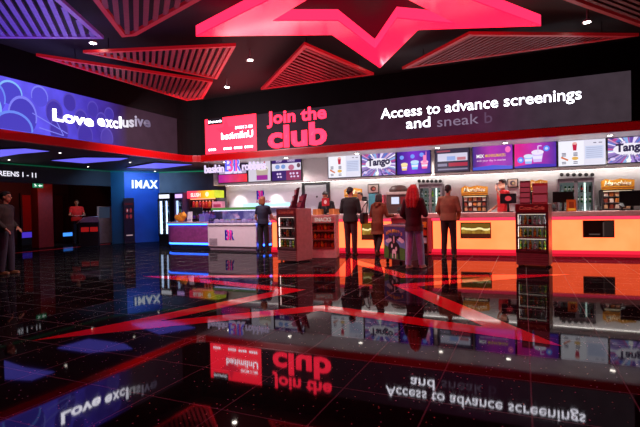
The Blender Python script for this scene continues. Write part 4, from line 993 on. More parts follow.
M1, HC = cooler('red brown upright drinks cooler beside the snack rack, left one of two', Vector((p.x, p.y, 0))-q1*.3+q2*.29, R(-14), 'left cooler', [[3, 2, 3, 4], [1, 0, 2], [0, 1, 4]], '#ffe8e0')
p = UZ(549, 268); q1 = Vector((math.cos(R(-9)), math.sin(R(-9)), 0)); q2 = Vector((-q1.y, q1.x, 0))
M2, HC = cooler('dark red upright drinks cooler standing before the right part of the counter', Vector((p.x, p.y, 0))-q1*.3+q2*.29, R(-9), 'right cooler', [[3, 3, 2, 4], [2, 3, 3], [4, 2, 0, 4, 4]], '#e8e0d0')
# leaflet holders on the coolers
def holder(M, x, y, rz, w, h, d, label, col, tiers, lean):
    p = M @ Vector((x, y, HC+.001)); t = thing('leaflet_holder', label, 'leaflet holder', p, rz)
    mb = MB(); mb.box(-w, w, -d, d, 0, .02, .004); mb.prism([(d-.02, .02), (d, .02), (d+lean, h), (d+lean-.02, h)], -w, w, 'x'); 
    for sx in (-w, w-.01): mb.prism([(-d, .02), (d, .02), (d+lean, h), (d+lean-.04, h)], sx, sx+.01, 'x')
    mb.build('stand', t, mat(col, .4))
    for k in range(tiers):
        z0 = .03+k*(h-.05)/tiers; z1 = z0+(h-.05)/tiers*.8; yo = lean*z0/h
        mb = MB(); mb.box(-w+.012, w-.012, -d*.6+yo+k*.02, -d*.6+yo+k*.02+.02, z0, z1, .003); mb.m(glow('#a83a48', .6)); mb.box(-w+.03, w-.03, -d*.6+yo+k*.02-.003, -d*.6+yo+k*.02, z1-.05, z1-.02)
        mb.ms[0] if mb.ms else None
        mb.ms.insert(0, mat(col, .4)) if False else None
        mb.build('pocket', t)
holder(M1, -.04, .0, R(-55), .13, .5, .07, 'tall dark leaflet holder leaning on the left drinks cooler', '#3a1424', 3, .1)
holder(M1, .15, .05, R(-40), .12, .34, .06, 'low purple leaflet holder on the left drinks cooler', '#5a2a4a', 2, .08)
holder(M2, -.16, .0, R(-5), .1, .48, .08, 'four tier dark red leaflet holder on the right drinks cooler', '#4a0e16', 4, .02)
holder(M2, .12, .0, R(-5), .14, .42, .07, 'red cardboard counter display on the right drinks cooler', '#8a1822', 2, .06)

# ------------------------------------------------------------------ snack rack at the counter end
def snack_rack():
    p = UZ(325, 257); ang = R(12)
    t = thing('snack_rack', 'pinkish open snack rack between the left cooler and the counter', 'rack', p, ang)
    W, D, Hh = .34, .22, 1.08
    m_ = mat('#c49c98', .4)
    mb = MB(); mb.box(-W, -W+.07, -D, D, 0, Hh, .01); mb.box(W-.05, W, -D, D, 0, Hh, .01); mb.box(-W+.07, W-.05, D-.03, D, .0, Hh); mb.box(-W+.07, W-.05, -D, D-.03, Hh-.03, Hh); mb.box(-W+.07, W-.05, -D+.02, D-.03, 0, .22); mb.build('frame', t, m_)
    mb = MB(); mb.box(-W+.07, W-.05, -D-.004, -D+.02, Hh-.2, Hh-.03, .004); mb.build('header', t, mat('#b08680', .4))
    mb = MB().m(glow('#e8c8c0', .7)); put_text(mb, 'SNACKS', -W*.6, W*.65, Hh-.16, -D-.004, h=.1, bold=.02); mb.build('lettering', t)
    M = Matrix.Translation(p) @ Matrix.Rotation(ang, 4, 'Z')
    cols = ['#d86a1a', '#c02a1a', '#e0a030', '#b0481a', '#8a1a2a']; names = ['orange', 'red', 'yellow', 'brown', 'dark red']
    bags = []
    for c_ in cols:
        mb = MB().m(mat(c_, .35, noise=.3, scale=40)); mb.lathe([(.004, 0), (.028, .03), (.036, .08), (.03, .13), (.005, .165)], 10, Matrix.Diagonal((1.2, .55, 1, 1))); mb.box(-.04, .04, -.003, .003, .155, .17); mb.box(-.038, .038, -.003, .003, 0, .008)
        bags.append(mb.mesh('snack_bag'))
    for i, z_ in enumerate((.24, .46, .68)):
        mb = MB(); mb.box(-W+.07, W-.05, -D+.02, D-.03, z_-.012, z_); mb.box(-W+.07, W-.05, -D+.01, -D+.02, z_-.015, z_+.03); mb.build('shelf', t, mat('#7a2a20', .4))
        for j in range(6):
            k = (i*2+j) % 5; o = bpy.data.objects.new('snack_bag', bags[k]); C.objects.link(o)
            o.location = M @ Vector((-W+.115+j*.09, -.1, z_+.001)); o.rotation_euler = (0, 0, ang)
            row = ['bottom', 'middle', 'top'][i]; tag(o, '%s snack bag on the %s shelf of the snack rack' % (names[k], row), 'snack bag', '%s snack bags on the %s shelf' % (names[k], row))
snack_rack()

# ------------------------------------------------------------------ ice cream chest with painted sides
def chest():
    a = UZ(384, 262.5); b = UZ(406, 266); d = Vector((b.x-a.x, b.y-a.y)); ang = math.atan2(d.y, d.x); W = d.length/2
    n = Vector((-d.y, d.x)).normalized(); D = .25
    c = Vector((a.x+b.x, a.y+b.y))/2+n*D
    t = thing('ice_cream_chest', 'ice cream chest freezer with a painted cow meadow side', 'freezer', (c.x, c.y, 0), ang)
    mb = MB(); mb.box(-W, W, -D, D, .1, .82, .015); mb.build('cabinet', t, mat('#7a5a68', .4))
    for x in (-W+.06, W-.06):
        for yy in (-D+.06, D-.06):
            mb = MB(); mb.cyl((x-.012, yy, .04), (x+.012, yy, .04), .04); mb.box(x-.02, x+.02, yy-.02, yy+.02, .05, .1); mb.build('castor', t, BLACK)
    mb = MB(); mb.box(-W-.01, W+.01, -D-.01, D+.01, .82, .86, .01); mb.build('rim', t, mat('#a08088', .3)); mb = MB(); mb.box(-W+.05, W-.05, -D+.05, D-.05, .86, .875, .005); mb.build('lid', t, glass_mat('#d0d8e0', .15))
    def art(mb, w, face=0):
        mb.m(mat('#4a3f88', .5)); rect(mb, -w, w, .45, .81, -.001); mb.m(mat('#6f8fd0', .5)); rect(mb, -w, w, .33, .52, -.002, .002)
        mb.m(mat('#4a8a34', .5)); mb.flat([(-w, .12), (w, .12), (w, .36), (w*.3, .4), (-w*.4, .34), (-w, .42)], -.004, .002)
        mb.m(mat('#e4dcea', .5))
        for cx, cz, r_ in ((-.6, .5, .2), (-.4, .53, .18), (.55, .55, .22), (.75, .52, .18)): mb.disc(w*cx, cz, w*r_, .045, -.0065, .001)
        # a plain black and white cow standing in the grass
        mb.m(mat('#1a1618', .5)); mb.disc(-w*.02, .36, w*.56, .15, -.008, .001); mb.disc(0, .55, w*.22, .1, -.008, .001)
        for q in (-1, 1):
            mb.flat([(q*w*.12, .6), (q*w*.52, .64), (q*w*.42, .55)], -.008, .001)
            mb.flat([(q*w*.46-.03, .13), (q*w*.46+.03, .13), (q*w*.42+.03, .34), (q*w*.42-.03, .34)], -.008, .001)
        mb.m(mat('#e8e2e4', .5)); mb.flat([(-w*.04, .62), (w*.04, .62), (w*.07, .5), (-w*.07, .5)], -.010, .001); mb.disc(-w*.2, .4, w*.08, .045, -.010, .001); mb.disc(w*.2, .34, w*.09, .05, -.010, .001); mb.disc(0, .28, w*.16, .05, -.010, .001)
        for q in (-1, 1): mb.flat([(q*w*.14-.018, .13), (q*w*.14+.018, .13), (q*w*.14+.018, .28), (q*w*.14-.018, .28)], -.009, .001)
        mb.m(mat('#caa0a0', .5)); mb.disc(0, .49, w*.08, .03, -.012, .001)
        mb.m(mat('#e0b04a', .5))
        for i, ch in enumerate("BEN&JERRY'S"):
            a_ = -.75+1.5*i/10
            if ch == "'":
                rect(mb, w*a_*.95-.008, w*a_*.95+.004, .735-.07*a_*a_*1.6, .765-.07*a_*a_*1.6, -.006); continue
            put_text(mb, ch, w*a_*.95-.024, w*a_*.95+.024, .70-.07*a_*a_*1.6, -.006, h=.065, bold=.03, d=.002)
    mb = MB(); art(mb, W-.02); o = mb.build('front_picture', t, None, (0, -D, 0))
chest()
# tall wire rack of bright packets behind the red haired woman
def rack2():
    a, z_ = CL(424, 240); p = cpt(a, -.16, 0)
    t = thing('snack_stand', 'slim stand of bright packets against the counter by the ice cream chest', 'rack', p, CA)
    mb = MB(); mb.box(-.12, .12, -.1, .1, 0, .04, .01); mb.box(-.12, .12, .08, .1, .04, .95); mb.box(-.12, -.105, -.1, .08, .04, .95); mb.box(.105, .12, -.1, .08, .04, .95); mb.build('frame', t, mat('#5a2426', .4))
    for i in range(3):
        mb = MB(); mb.box(-.105, .105, -.1, .08, .3+i*.2, .312+i*.2); mb.build('shelf', t, mat('#8a3a34', .4))
        for j in range(2):
            k = (i+j) % 3; c_ = ['#d8861a', '#b8d0d8', '#c83a1a'][k]
            mb = MB().m(mat(c_, .4)); mb.box(-.045, .045, -.03, .03, 0, .14, .012); o = mb.build('packet', None, None, cpt(a-.05+.1*j, -.2, .314+i*.2), CA)
            tag(o, '%s packet on the %s shelf of the slim stand' % (['orange', 'pale', 'red'][k], ['lower', 'middle', 'upper'][i]), 'packet', 'packets on the slim stand')
rack2()

# ------------------------------------------------------------------ things on the main counter
def monitor(px, py0, py1, w, label, ly=.45, back='#0e0d10', pic=None, face='#0e0d12'):
    lx, _ = CL(px, 210); zt = None
    p = cpt(lx, ly, CTOP); P_ = None
    r_ = ray(px, py0); k = (p.x*fw.x+p.y*fw.y)/(r_.x*fw.x+r_.y*fw.y)
    # re-centre at the true depth
    n = Vector((-cd.y, cd.x)); base = Vector((CP.x, CP.y))+n*ly
    s_, z1 = on_line(px, py0, base, cd); _, z0 = on_line(px, py1, base, cd)
    p = cpt(s_, ly, CTOP)
    t = thing('till_monitor', label, 'monitor', p, CA)
    z1 -= CTOP; z0 -= CTOP; z0 = max(z0, .05)
    mb = MB(); mb.box(-.12, .12, -.1, .1, 0, .02, .006); mb.cyl((0, .02, .02), (0, .02, z0+.05), .03); mb.build('stand', t, BLACK)
    mb = MB(); mb.box(-w, w, -.02, .03, z0, z1, .01); mb.build('screen', t, mat(back, .35))
    if pic:
        mb = MB().m(glow(pic[0], .9)); rect(mb, -w*.85, w*.85, z0+.03, z1-.03, -.02, .002)
        if len(pic) > 1: mb.m(glow(pic[1], 1.)); mb.disc(0, (z0+z1)/2, w*.4, (z1-z0)*.25, -.022, .002)
        mb.build('display', t)
monitor(563, 191.5, 202.5, .23, 'black till monitor on the counter in front of the double fridge')
monitor(632, 190.5, 206, .26, 'black till monitor on the counter at the right edge')
monitor(508, 193.5, 203.5, .19, 'black till monitor with a red picture before the red shirted server', pic=('#160c12', '#c83a40'))
monitor(325.5, 198, 206, .11, 'small red backed till display before the server in black', back='#b01420', pic=('#b8202c', '#e8a0a0'))
def on_counter(px, ly):
    n = Vector((-cd.y, cd.x)); s_, _ = on_line(px, 212, Vector((CP.x, CP.y))+n*ly, cd); return cpt(s_, ly, CTOP)
def flyer(px, label, col, w, h, ly=.3):
    t = thing('flyer_stand', label, 'flyer stand', on_counter(px, ly), CA)
    mb = MB(); mb.prism([(-.03, 0), (.05, 0), (.03, h), (.015, h)], -w, w, 'x'); mb.build('holder', t, mat(col, .4))
    mb = MB().m(glow('#f0a030', .7)); mb.box(-w*.8, w*.8, -.033, -.03, .02, h*.25, 0, Matrix.Rotation(R(-6), 4, 'X')); mb.m(glow('#8a2a10', .7)); mb.box(-w*.5, w*.5, -.034, -.03, h*.3, h*.8, 0, Matrix.Rotation(R(-6), 4, 'X')); mb.build('print', t)
flyer(571.5, 'orange flyer stand in front of the black till monitor', '#c8641a', .1, .28, .2)
for i, (px, lab) in enumerate([(318.2, 'brown cardboard box on the counter left of the red till display'), (334.5, 'brown cardboard box on the counter right of the red till display')]):
    t = thing('cardboard_box', lab, 'box', on_counter(px, .3), CA)
    mb = MB(); mb.box(-.13, .13, -.1, .1, 0, .17, .004); mb.build('carton', t, mat('#a8642a', .6))
    mb = MB(); mb.box(-.02, .02, -.103, -.1, 0, .17); mb.box(-.02, .02, -.1, .1, .17, .173); mb.build('tape', t, mat('#c88a4a', .5))
def card_reader(px, label, ly=.25):
    t = thing('card_reader', label, 'card reader', on_counter(px, ly), CA)
    mb = MB(); mb.cyl((0, 0, 0), (0, 0, .1), .02); mb.box(-.05, .05, -.05, .05, 0, .01, .003); mb.build('stand', t, BLACK)
    mb = MB(); mb.box(-.04, .04, -.08, .08, 0, .03, .006, Matrix.Translation((0, 0, .11)) @ Matrix.Rotation(R(35), 4, 'X')); mb.build('handset', t, DARK)
card_reader(554, 'small black card reader left of the right till monitor'); card_reader(622, 'small black card reader by the right edge monitor'); card_reader(517, 'small black card reader beside the red shirted server'); card_reader(399, 'small black card reader in front of the drinks machine')
# golden nacho sign behind black jacket man and machines along the back wall
def warmer(px0, px1, py0, py1, label, Y=13.9):
    a = U(px0, 205, Y); b = U(px1, 205, Y); zt = U((px0+px1)/2, py0, Y).z
    t = thing('snack_warmer', label, 'snack warmer', ((a.x+b.x)/2, Y+.25, 0)); w = (b.x-a.x)/2
    mb = MB(); mb.box(-w-.05, w+.05, -.25, .3, 0, .9, .008); mb.build('base_unit', t, mat('#5a5458', .4))
    zs = zt-.28
    mb = MB(); mb.box(-w, -w+.03, -.25, .25, .9, zs); mb.box(w-.03, w, -.25, .25, .9, zs); mb.box(-w, w, .22, .25, .9, zs); mb.box(-w, w, -.25, .25, zs-.03, zs); mb.build('case', t, mat('#4a4446', .35, .3))
    mb = MB(); 
    for k in range(4): mb.box(-w+.03, w-.03, -.22, .22, .92+k*(zs-.95)/4, .935+k*(zs-.95)/4)
    mb.build('shelf', t, mat('#8a8488', .3, .6))
    mb = MB().m(mat('#b06a3a', .5)); rnd = random.Random(int(px0))
    for k in range(4):
        for j in range(5):
            x_ = -w+.1+j*(2*w-.2)/4; mb.m(mat(['#b0682a', '#c8a078', '#8a3a28', '#d8c8b8'][(k+j) % 4], .5)); mb.box(x_-.045, x_+.045, -.2, -.08, .937+k*(zs-.95)/4, .937+k*(zs-.95)/4+.1, .01)
    mb.build('trays', t)
    mb = MB().m(glow('#ffe8c0', 1.5)); mb.box(-w+.04, w-.04, -.2, -.17, zs-.045, zs-.032); mb.build('light_tube', t)
    mb = MB(); mb.prism([(-w*1.03, zs), (w*1.03, zs), (w*1.05, zt-.04), (w*.7, zt-.03), (w*.2, zt), (-w*.3, zt-.04), (-w*.75, zt), (-w*1.05, zt-.06)], -.27, -.24, 'y'); mb.build('sign_board', t, mat('#c88a20', .5))
    mb = MB().m(mat('#f4e6c0', .5)); put_text(mb, 'Munchies', -w*.85, w*.85, zs+.1, -.272, h=.13, bold=.03, shear=.15); mb.m(mat('#8a4a10', .5)); mb.flat([(-w, zs+.03), (w, zs+.03), (w, zs+.06), (-w, zs+.06)], -.27, .003); mb.build('lettering', t)
warmer(462, 487.5, 185.5, 212, 'snack warmer with golden sign left of the red shirted server')
warmer(530, 547.5, 179.5, 212, 'snack warmer with golden sign behind the right drinks cooler')
warmer(602, 634, 178.5, 212, 'snack warmer with golden sign at the right end')
warmer(345, 362, 188.0, 212, 'snack warmer with golden sign behind the man in black', 13.8)
def wall_fridge(px0, px1, py0, label, where, led=True, rows=(5, 0, 4), Y=13.95, n=8):
    a = U(px0, 200, Y); b = U(px1, 200, Y); zt = U((px0+px1)/2, py0, Y).z
    t = thing('bottle_fridge', label, 'fridge', ((a.x+b.x)/2, Y, 0)); w = (b.x-a.x)/2; D = .5
    mb = MB(); mb.box(-w, -w+.03, 0, D, 0, zt, .005); mb.box(w-.03, w, 0, D, 0, zt, .005); mb.box(-w+.03, w-.03, D-.03, D, 0, zt); mb.box(-w+.03, w-.03, .02, D-.03, zt-.1, zt); mb.box(-w+.03, w-.03, .02, D-.03, 0, .5); mb.build('cabinet', t, mat('#6a6068', .35, .3))
    mb = MB(); mb.box(-w+.03, w-.03, D-.05, D-.03, .5, zt-.1); mb.build('liner', t, glow('#b8c0c0', .25, .4, '#808488'))
    for sx in (-1, 1):
        x0, x1 = (-w+.005, -.005) if sx < 0 else (.005, w-.005)
        mb = MB(); mb.box(x0, x0+.035, -.02, 0, .48, zt-.08); mb.box(x1-.035, x1, -.02, 0, .48, zt-.08); mb.box(x0, x1, -.02, 0, .48, .52); mb.box(x0, x1, -.02, 0, zt-.12, zt-.08); d_ = mb.build('door', t, mat('#8a8088', .3, .4))
        mb = MB(); mb.box(x0+.035, x1-.035, -.012, -.009, .52, zt-.12); mb.build('glass', d_, glass_mat('#e8f0ee', .05))
        mb = MB(); xx = x1-.06 if sx < 0 else x0+.05; mb.box(xx, xx+.012, -.045, -.02, 1.0, 1.3, .003); mb.build('handle', d_, CHROME)
    mb = MB(); mb.box(w*.5-.02, w*.5+.02, .05, .07, .9, zt-.13); mb.build('light_tube', t, glow('#f0fff8', 2.2))
    zs = [zt-.38, zt-.66, zt-.94]
    for i, z_ in enumerate(zs):
        mb = MB(); mb.box(-w+.031, w-.031, .03, D-.05, z_-.012, z_); mb.build('shelf', t, mat('#a0a0a0', .3, .5))
        for j in range(n):
            if z_ < .98: continue
            k = rows[i % len(rows)] if not isinstance(rows[i % len(rows)], (list, tuple)) else rows[i % len(rows)][j % len(rows[i % len(rows)])]
            rw = ['top', 'middle', 'lower'][i]
            put_bottle(k, (t.location.x-w+.09+j*(2*w-.18)/(n-1), Y+.1, z_+.001), '%s bottle on the %s shelf of the %s' % (BNAME[k], rw, where), '%s bottles on the %s shelf of the %s' % (BNAME[k], rw, where))
wall_fridge(558, 594.5, 178, 'silver double door bottle fridge behind the right counter', 'right double fridge', rows=([4, 5, 5, 5, 4, 0, 1, 1], 5, 4))
wall_fridge(419, 442, 184, 'silver double door bottle fridge behind the red haired woman', 'middle double fridge', rows=([4, 5, 5, 3], 5, 4), n=6)
def hooks(px0, px1, py, label, n):
    for i in range(n):
        px = px0+(px1-px0)*i/(n-1); p = U(px, py, WB)
        t = thing('wall_spotlight', label, 'wall light', (p.x, WB, p.z), 0, label)
        mb = MB(); mb.cyl((0, 0, 0), (0, -.06, 0), .045, .05); mb.build('housing', t, BLACK)
        mb = MB(); mb.cyl((0, -.06, 0), (0, -.066, 0), .036); mb.build('face', t, mat('#2a2628', .3))
hooks(561.5, 592, 174.8, 'small round black fitting in the row over the right double fridge', 6)
hooks(419.5, 440.5, 181.2, 'small round black fitting in the row over the middle fridge', 6)
def drinks_machine():
    Y = 13.6; a = U(386, 205, Y); b = U(406.5, 205, Y); zt = U(396, 184.5, Y).z
    t = thing('drinks_machine', 'brown drinks dispenser with a white screen behind the counter', 'drinks machine', ((a.x+b.x)/2, Y, 0)); w = (b.x-a.x)/2
    mb = MB(); mb.box(-w-.05, w+.05, 0, .6, 0, .9, .008); mb.build('base_unit', t, mat('#4a4044', .4))
    mb = MB(); mb.box(-w, w, .05, .55, .9, zt-.3, .015); mb.build('body', t, mat('#5a4844', .4))
    mb = MB(); mb.box(-w, w, .02, .5, zt-.3, zt-.22, .01); mb.build('tray', t, mat('#c8bcb4', .4))
    mb = MB(); mb.lathe([(.28, 0), (.3, .08), (.22, .18), (.1, .21)], 20, Matrix.Translation((.0, .3, zt-.22)) @ Matrix.Diagonal((1, .7, 1, 1))); mb.build('hopper', t, mat('#4a3430', .4))
    z0 = U(396, 204, Y).z; z1 = U(396, 197, Y).z
    mb = MB().m(glow('#d8dcf4', 1.1)); mb.box(-w*.5, w*.25, .035, .05, z0, z1, .003); mb.build('screen', t)
    mb = MB().m(glow('#a02a30', .6)); mb.box(w*.4, w*.85, .035, .05, z0, z1, .003); mb.build('panel', t)
    mb = MB(); 
    for k in range(4): mb.cyl((-w*.6+k*w*.4, .02, .98), (-w*.6+k*w*.4, .02, 1.06), .02)
    mb.box(-w*.9, w*.9, -.03, .05, .9, .94, .005); mb.build('nozzles', t, BLACK)
drinks_machine()
def picture(px0, px1, py0, py1, label, cols, Y=WB):
    a = U(px0, (py0+py1)/2, Y); b = U(px1, (py0+py1)/2, Y); z1 = U((px0+px1)/2, py0, Y).z; z0 = U((px0+px1)/2, py1, Y).z
    t = thing('food_picture', label, 'picture', ((a.x+b.x)/2, Y, (z0+z1)/2)); w = (b.x-a.x)/2; h = (z1-z0)/2
    mb = MB(); mb.box(-w, w, -.05, 0, -h, h, .02); mb.build('frame', t, mat('#161214', .4))
    mb = MB().m(mat(cols[0], .5)); rect(mb, -w*.85, w*.85, -h*.8, h*.8, -.05, .003); mb.m(mat(cols[1], .5)); mb.disc(0, 0, w*.5, h*.55, -.053, .003); mb.m(mat(cols[2], .5)); mb.disc(w*.1, -h*.05, w*.28, h*.3, -.056, .003); mb.build('print', t)
picture(368, 379.5, 184, 193.5, 'black framed food picture above the brown coat', ['#c8b0a8', '#5a2a24', '#c8685a'])
picture(507.5, 518, 178.6, 187.5, 'black framed food picture right of the red shirted server', ['#d8b8a8', '#6a5a6a', '#e0c890'])
def box_display():
    Y = 13.9; a = U(367.5, 200, Y); b = U(383, 200, Y); z1 = U(375, 193.5, Y).z
    t = thing('cup_dispenser', 'teal and red box dispenser under the food picture', 'dispenser', ((a.x+b.x)/2, Y, 0)); w = (b.x-a.x)/2
    mb = MB(); mb.box(-w, w, 0, .5, 0, .9, .008); mb.build('base_unit', t, mat('#4a4044', .4))
    mb = MB().m(mat('#3a7a8a', .5)); mb.box(-w, -w*.1, .1, .45, .9, z1, .01); mb.build('teal_box', t)
    mb = MB().m(mat('#c84a5a', .5)); mb.box(-w*.08, w, .1, .45, .9, z1-.05, .01); mb.build('red_box', t)
    mb = MB().m(mat('#1a1416', .5)); mb.box(-w*.8, w*.8, .08, .1, .95, 1.05, .005); mb.build('slot', t)
box_display()

# ------------------------------------------------------------------ dessert bar
BY = 11.95
def dessert_counter():
    a = U(160.5, 236, BY).x; b = U(208.5, 236, BY).x; rad = .55
    t = thing('dessert_counter', 'lilac counter with rounded end and blue light lines', 'counter', (0, BY, 0))
    def plan(ins):
        r_ = rad-ins
        pts = [(b, ins), (a+rad, ins)]+[(a+rad-r_*math.sin(q), rad-r_*math.cos(q)) for q in [PI/2*i/8 for i in range(1, 9)]]+[(a+ins, .9), (b, .9)]
        return pts
    mb = MB(); mb.prism(plan(.035), .2, .79); mb.build('body', t, mat('#8a3c78', .4, noise=.2, scale=10))
    mb = MB(); mb.prism(plan(-.02), .83, .88, bev=.008); mb.build('worktop', t, mat('#b090a4', .35))
    mb = MB(); mb.prism(plan(.0), .79, .828); mb.build('upper_light', t, glow('#2f68ff', 9.0))
    mb = MB(); mb.prism(plan(.05), .14, .198); mb.build('lower_light', t, glow('#2860ff', 9.))
    mb = MB(); mb.prism(plan(.1), 0, .14); mb.build('plinth', t, DARK)
dessert_counter()
def ice_display():
    a = U(208.8, 236, BY).x+.01; b = U(257.2, 236, BY).x; w = (b-a)/2; c = (a+b)/2
    t = thing('ice_cream_display', 'ice cream display cabinet with pale front and curved glass', 'display cabinet', (c, BY, 0))
    mb = MB(); mb.box(-w, w, -.06, 0, .11, .78, .008); mb.build('front_panel', t, mat('#d8c4cc', .45, noise=.03))
    mb = MB(); mb.box(-w+.01, w-.01, 0, .85, .05, .8); mb.box(-w+.05, w-.05, -.02, .8, 0, .05); mb.build('cabinet', t, mat('#8a7480', .4))
    mb = MB(); mb.box(-w, w, -.1, .02, .78, .84, .008); mb.build('ledge', t, mat('#e0d4dc', .35))
    mb = MB(); logo(mb, w*-.08, .33, .15, -.06, .006); mb.build('logo', t)
    mb = MB(); mb.box(-w+.06, -w+.36, -.066, -.06, .14, .36)
    for k in range(6): mb.box(-w+.07, -w+.35, -.072, -.066, .155+k*.034, .172+k*.034)
    mb.build('vent_grille', t, mat('#a08e98', .4))
    arc = [(-.02, .84), (.0, 1.0), (.06, 1.14), (.16, 1.25)]
    mb = MB()
    for p, q in zip(arc, arc[1:]): mb.prism([p, q, (q[0]+.008, q[1]), (p[0]+.008, p[1])], -w+.02, w-.02, 'x')
    mb.build('curved_glass', t, glass_mat('#e8e4f4', .12))
    mb = MB()
    for sx in (-w, w-.02): mb.prism(arc+[(.2, 1.28), (.75, 1.28), (.8, .84)], sx, sx+.02, 'x')
    mb.build('end_glass', t, glass_mat('#d8d0e8', .15))
    mb = MB(); mb.box(-w, w, .14, .76, 1.25, 1.3, .008); mb.build('top', t, mat('#c8c0cc', .4))
    mb = MB(); mb.box(-w+.01, w-.01, .125, .14, 1.25, 1.33); mb.build('green_edge', t, glow('#5a9a4a', .8))
    mb = MB(); mb.box(-w+.03, w-.03, .2, .24, 1.225, 1.245); mb.build('light_tube', t, glow('#e0e4ff', 4.))
    mb = MB(); mb.box(-w+.03, w-.03, .7, .72, .84, 1.24); mb.build('back_panel', t, glow_noise('#6a60a8', '#d0c4f0', 4., .8));  # panel's own glow imitates light inside the cabinet
    cols = ['#f0e6e0', '#e8b8c8', '#b8d8b0', '#e8d8a0', '#8a5a40', '#f4f0f4', '#d0a0c8', '#f0c8b0']
    names = ['cream white', 'pale pink', 'mint green', 'vanilla yellow', 'chocolate brown', 'white', 'lilac', 'peach']
    for i in range(8):
        x_ = c-w+.16+i*(2*w-.32)/7
        tb = thing('ice_cream_tub', '%s ice cream tub in the display cabinet' % names[i], 'tub', (x_, BY+.2, .801), 0)
        mb = MB(); mb.lathe([(.09, 0), (.1, .12)], 14); mb.build('tub', tb, mat('#e8e4e8', .4))
        mb = MB(); mb.ell((0, 0, .12), .088, .088, .05); mb.build('ice_cream', tb, mat(cols[i], .6))
ice_display()
def dessert_end():
    a = U(258.2, 236, BY).x; b = a+.25
    t = thing('dessert_counter', 'short lilac counter end with blue light lines beside the navy top woman', 'counter', (a, BY, 0))
    w = b-a
    mb = MB(); mb.box(0, w, .03, .9, .2, .79); mb.build('body', t, mat('#7a5aa8', .4)); mb = MB(); mb.box(0, w, -.02, .9, .83, .88, .006); mb.build('worktop', t, mat('#b090a4', .35))
    mb = MB(); mb.box(0, w, .0, .88, .79, .828); mb.build('upper_light', t, glow('#2f6aff', 9.)); mb = MB(); mb.box(0, w, .04, .88, .14, .198); mb.build('lower_light', t, glow('#2860ff', 9.)); mb = MB(); mb.box(0, w, .1, .88, 0, .14); mb.build('plinth', t, DARK)
dessert_end()
# things on the dessert counter
def top_at(px, Y): return U(px, 222, Y).x
x_ = top_at(180.5, 12.2)
t = thing('soft_bag', 'orange rounded soft bag on the lilac counter', 'bag', (x_, 12.2, .881))
mb = MB(); mb.ell((0, 0, .13), .2, .12, .13); mb.ell((.12, 0, .2), .12, .1, .12); mb.ell((-.12, 0, .16), .11, .1, .1); mb.ell((.15, 0, .3), .05, .04, .05); mb.ell((.02, 0, .27), .05, .04, .05); solid(mb, 'body', t, mat('#d8871a', .7, noise=.3, scale=14), .014, 3)
mb = MB(); mb.tube([(-.08, -.02, .24), (-.04, -.02, .32), (.04, -.02, .32), (.08, -.02, .26)], .012); mb.build('handle', t, mat('#8a4a10', .7))
x_ = top_at(190.5, 12.2)
t = thing('card_holder', 'white upright card holder on the lilac counter', 'card holder', (x_, 12.15, .881)); mb = MB(); mb.box(-.1, .1, -.05, .05, 0, .02, .004); mb.prism([(-.02, .02), (.03, .02), (.06, .34), (.04, .34)], -.09, .09, 'x'); mb.build('stand', t, mat('#d8d0d8', .4)); mb = MB(); mb.box(-.07, .07, -.026, -.021, .03, .1); mb.build('print', t, mat('#a890b0', .5))
x_ = top_at(196, 12.3); t = thing('till_monitor', 'black till monitor on the lilac counter', 'monitor', (x_, 12.35, .881), R(20)); mb = MB(); mb.box(-.12, .12, -.1, .1, 0, .02, .005); mb.cyl((0, 0, .02), (0, 0, .3), .025); mb.build('stand', t, BLACK); mb = MB(); mb.box(-.2, .2, -.02, .02, .2, .48, .01); mb.build('screen', t, mat('#15121a', .3))
x_ = top_at(204.5, 12.3); t = thing('napkin_box', 'violet napkin box on the lilac counter beside the glass', 'box', (x_, 12.3, .881)); mb = MB(); mb.box(-.13, .13, -.12, .12, 0, .26, .01); mb.build('case', t, mat('#6a5ab8', .4)); mb = MB(); mb.box(-.1, .1, -.124, -.12, .06, .18); mb.build('front', t, glow('#8a80d0', .5))
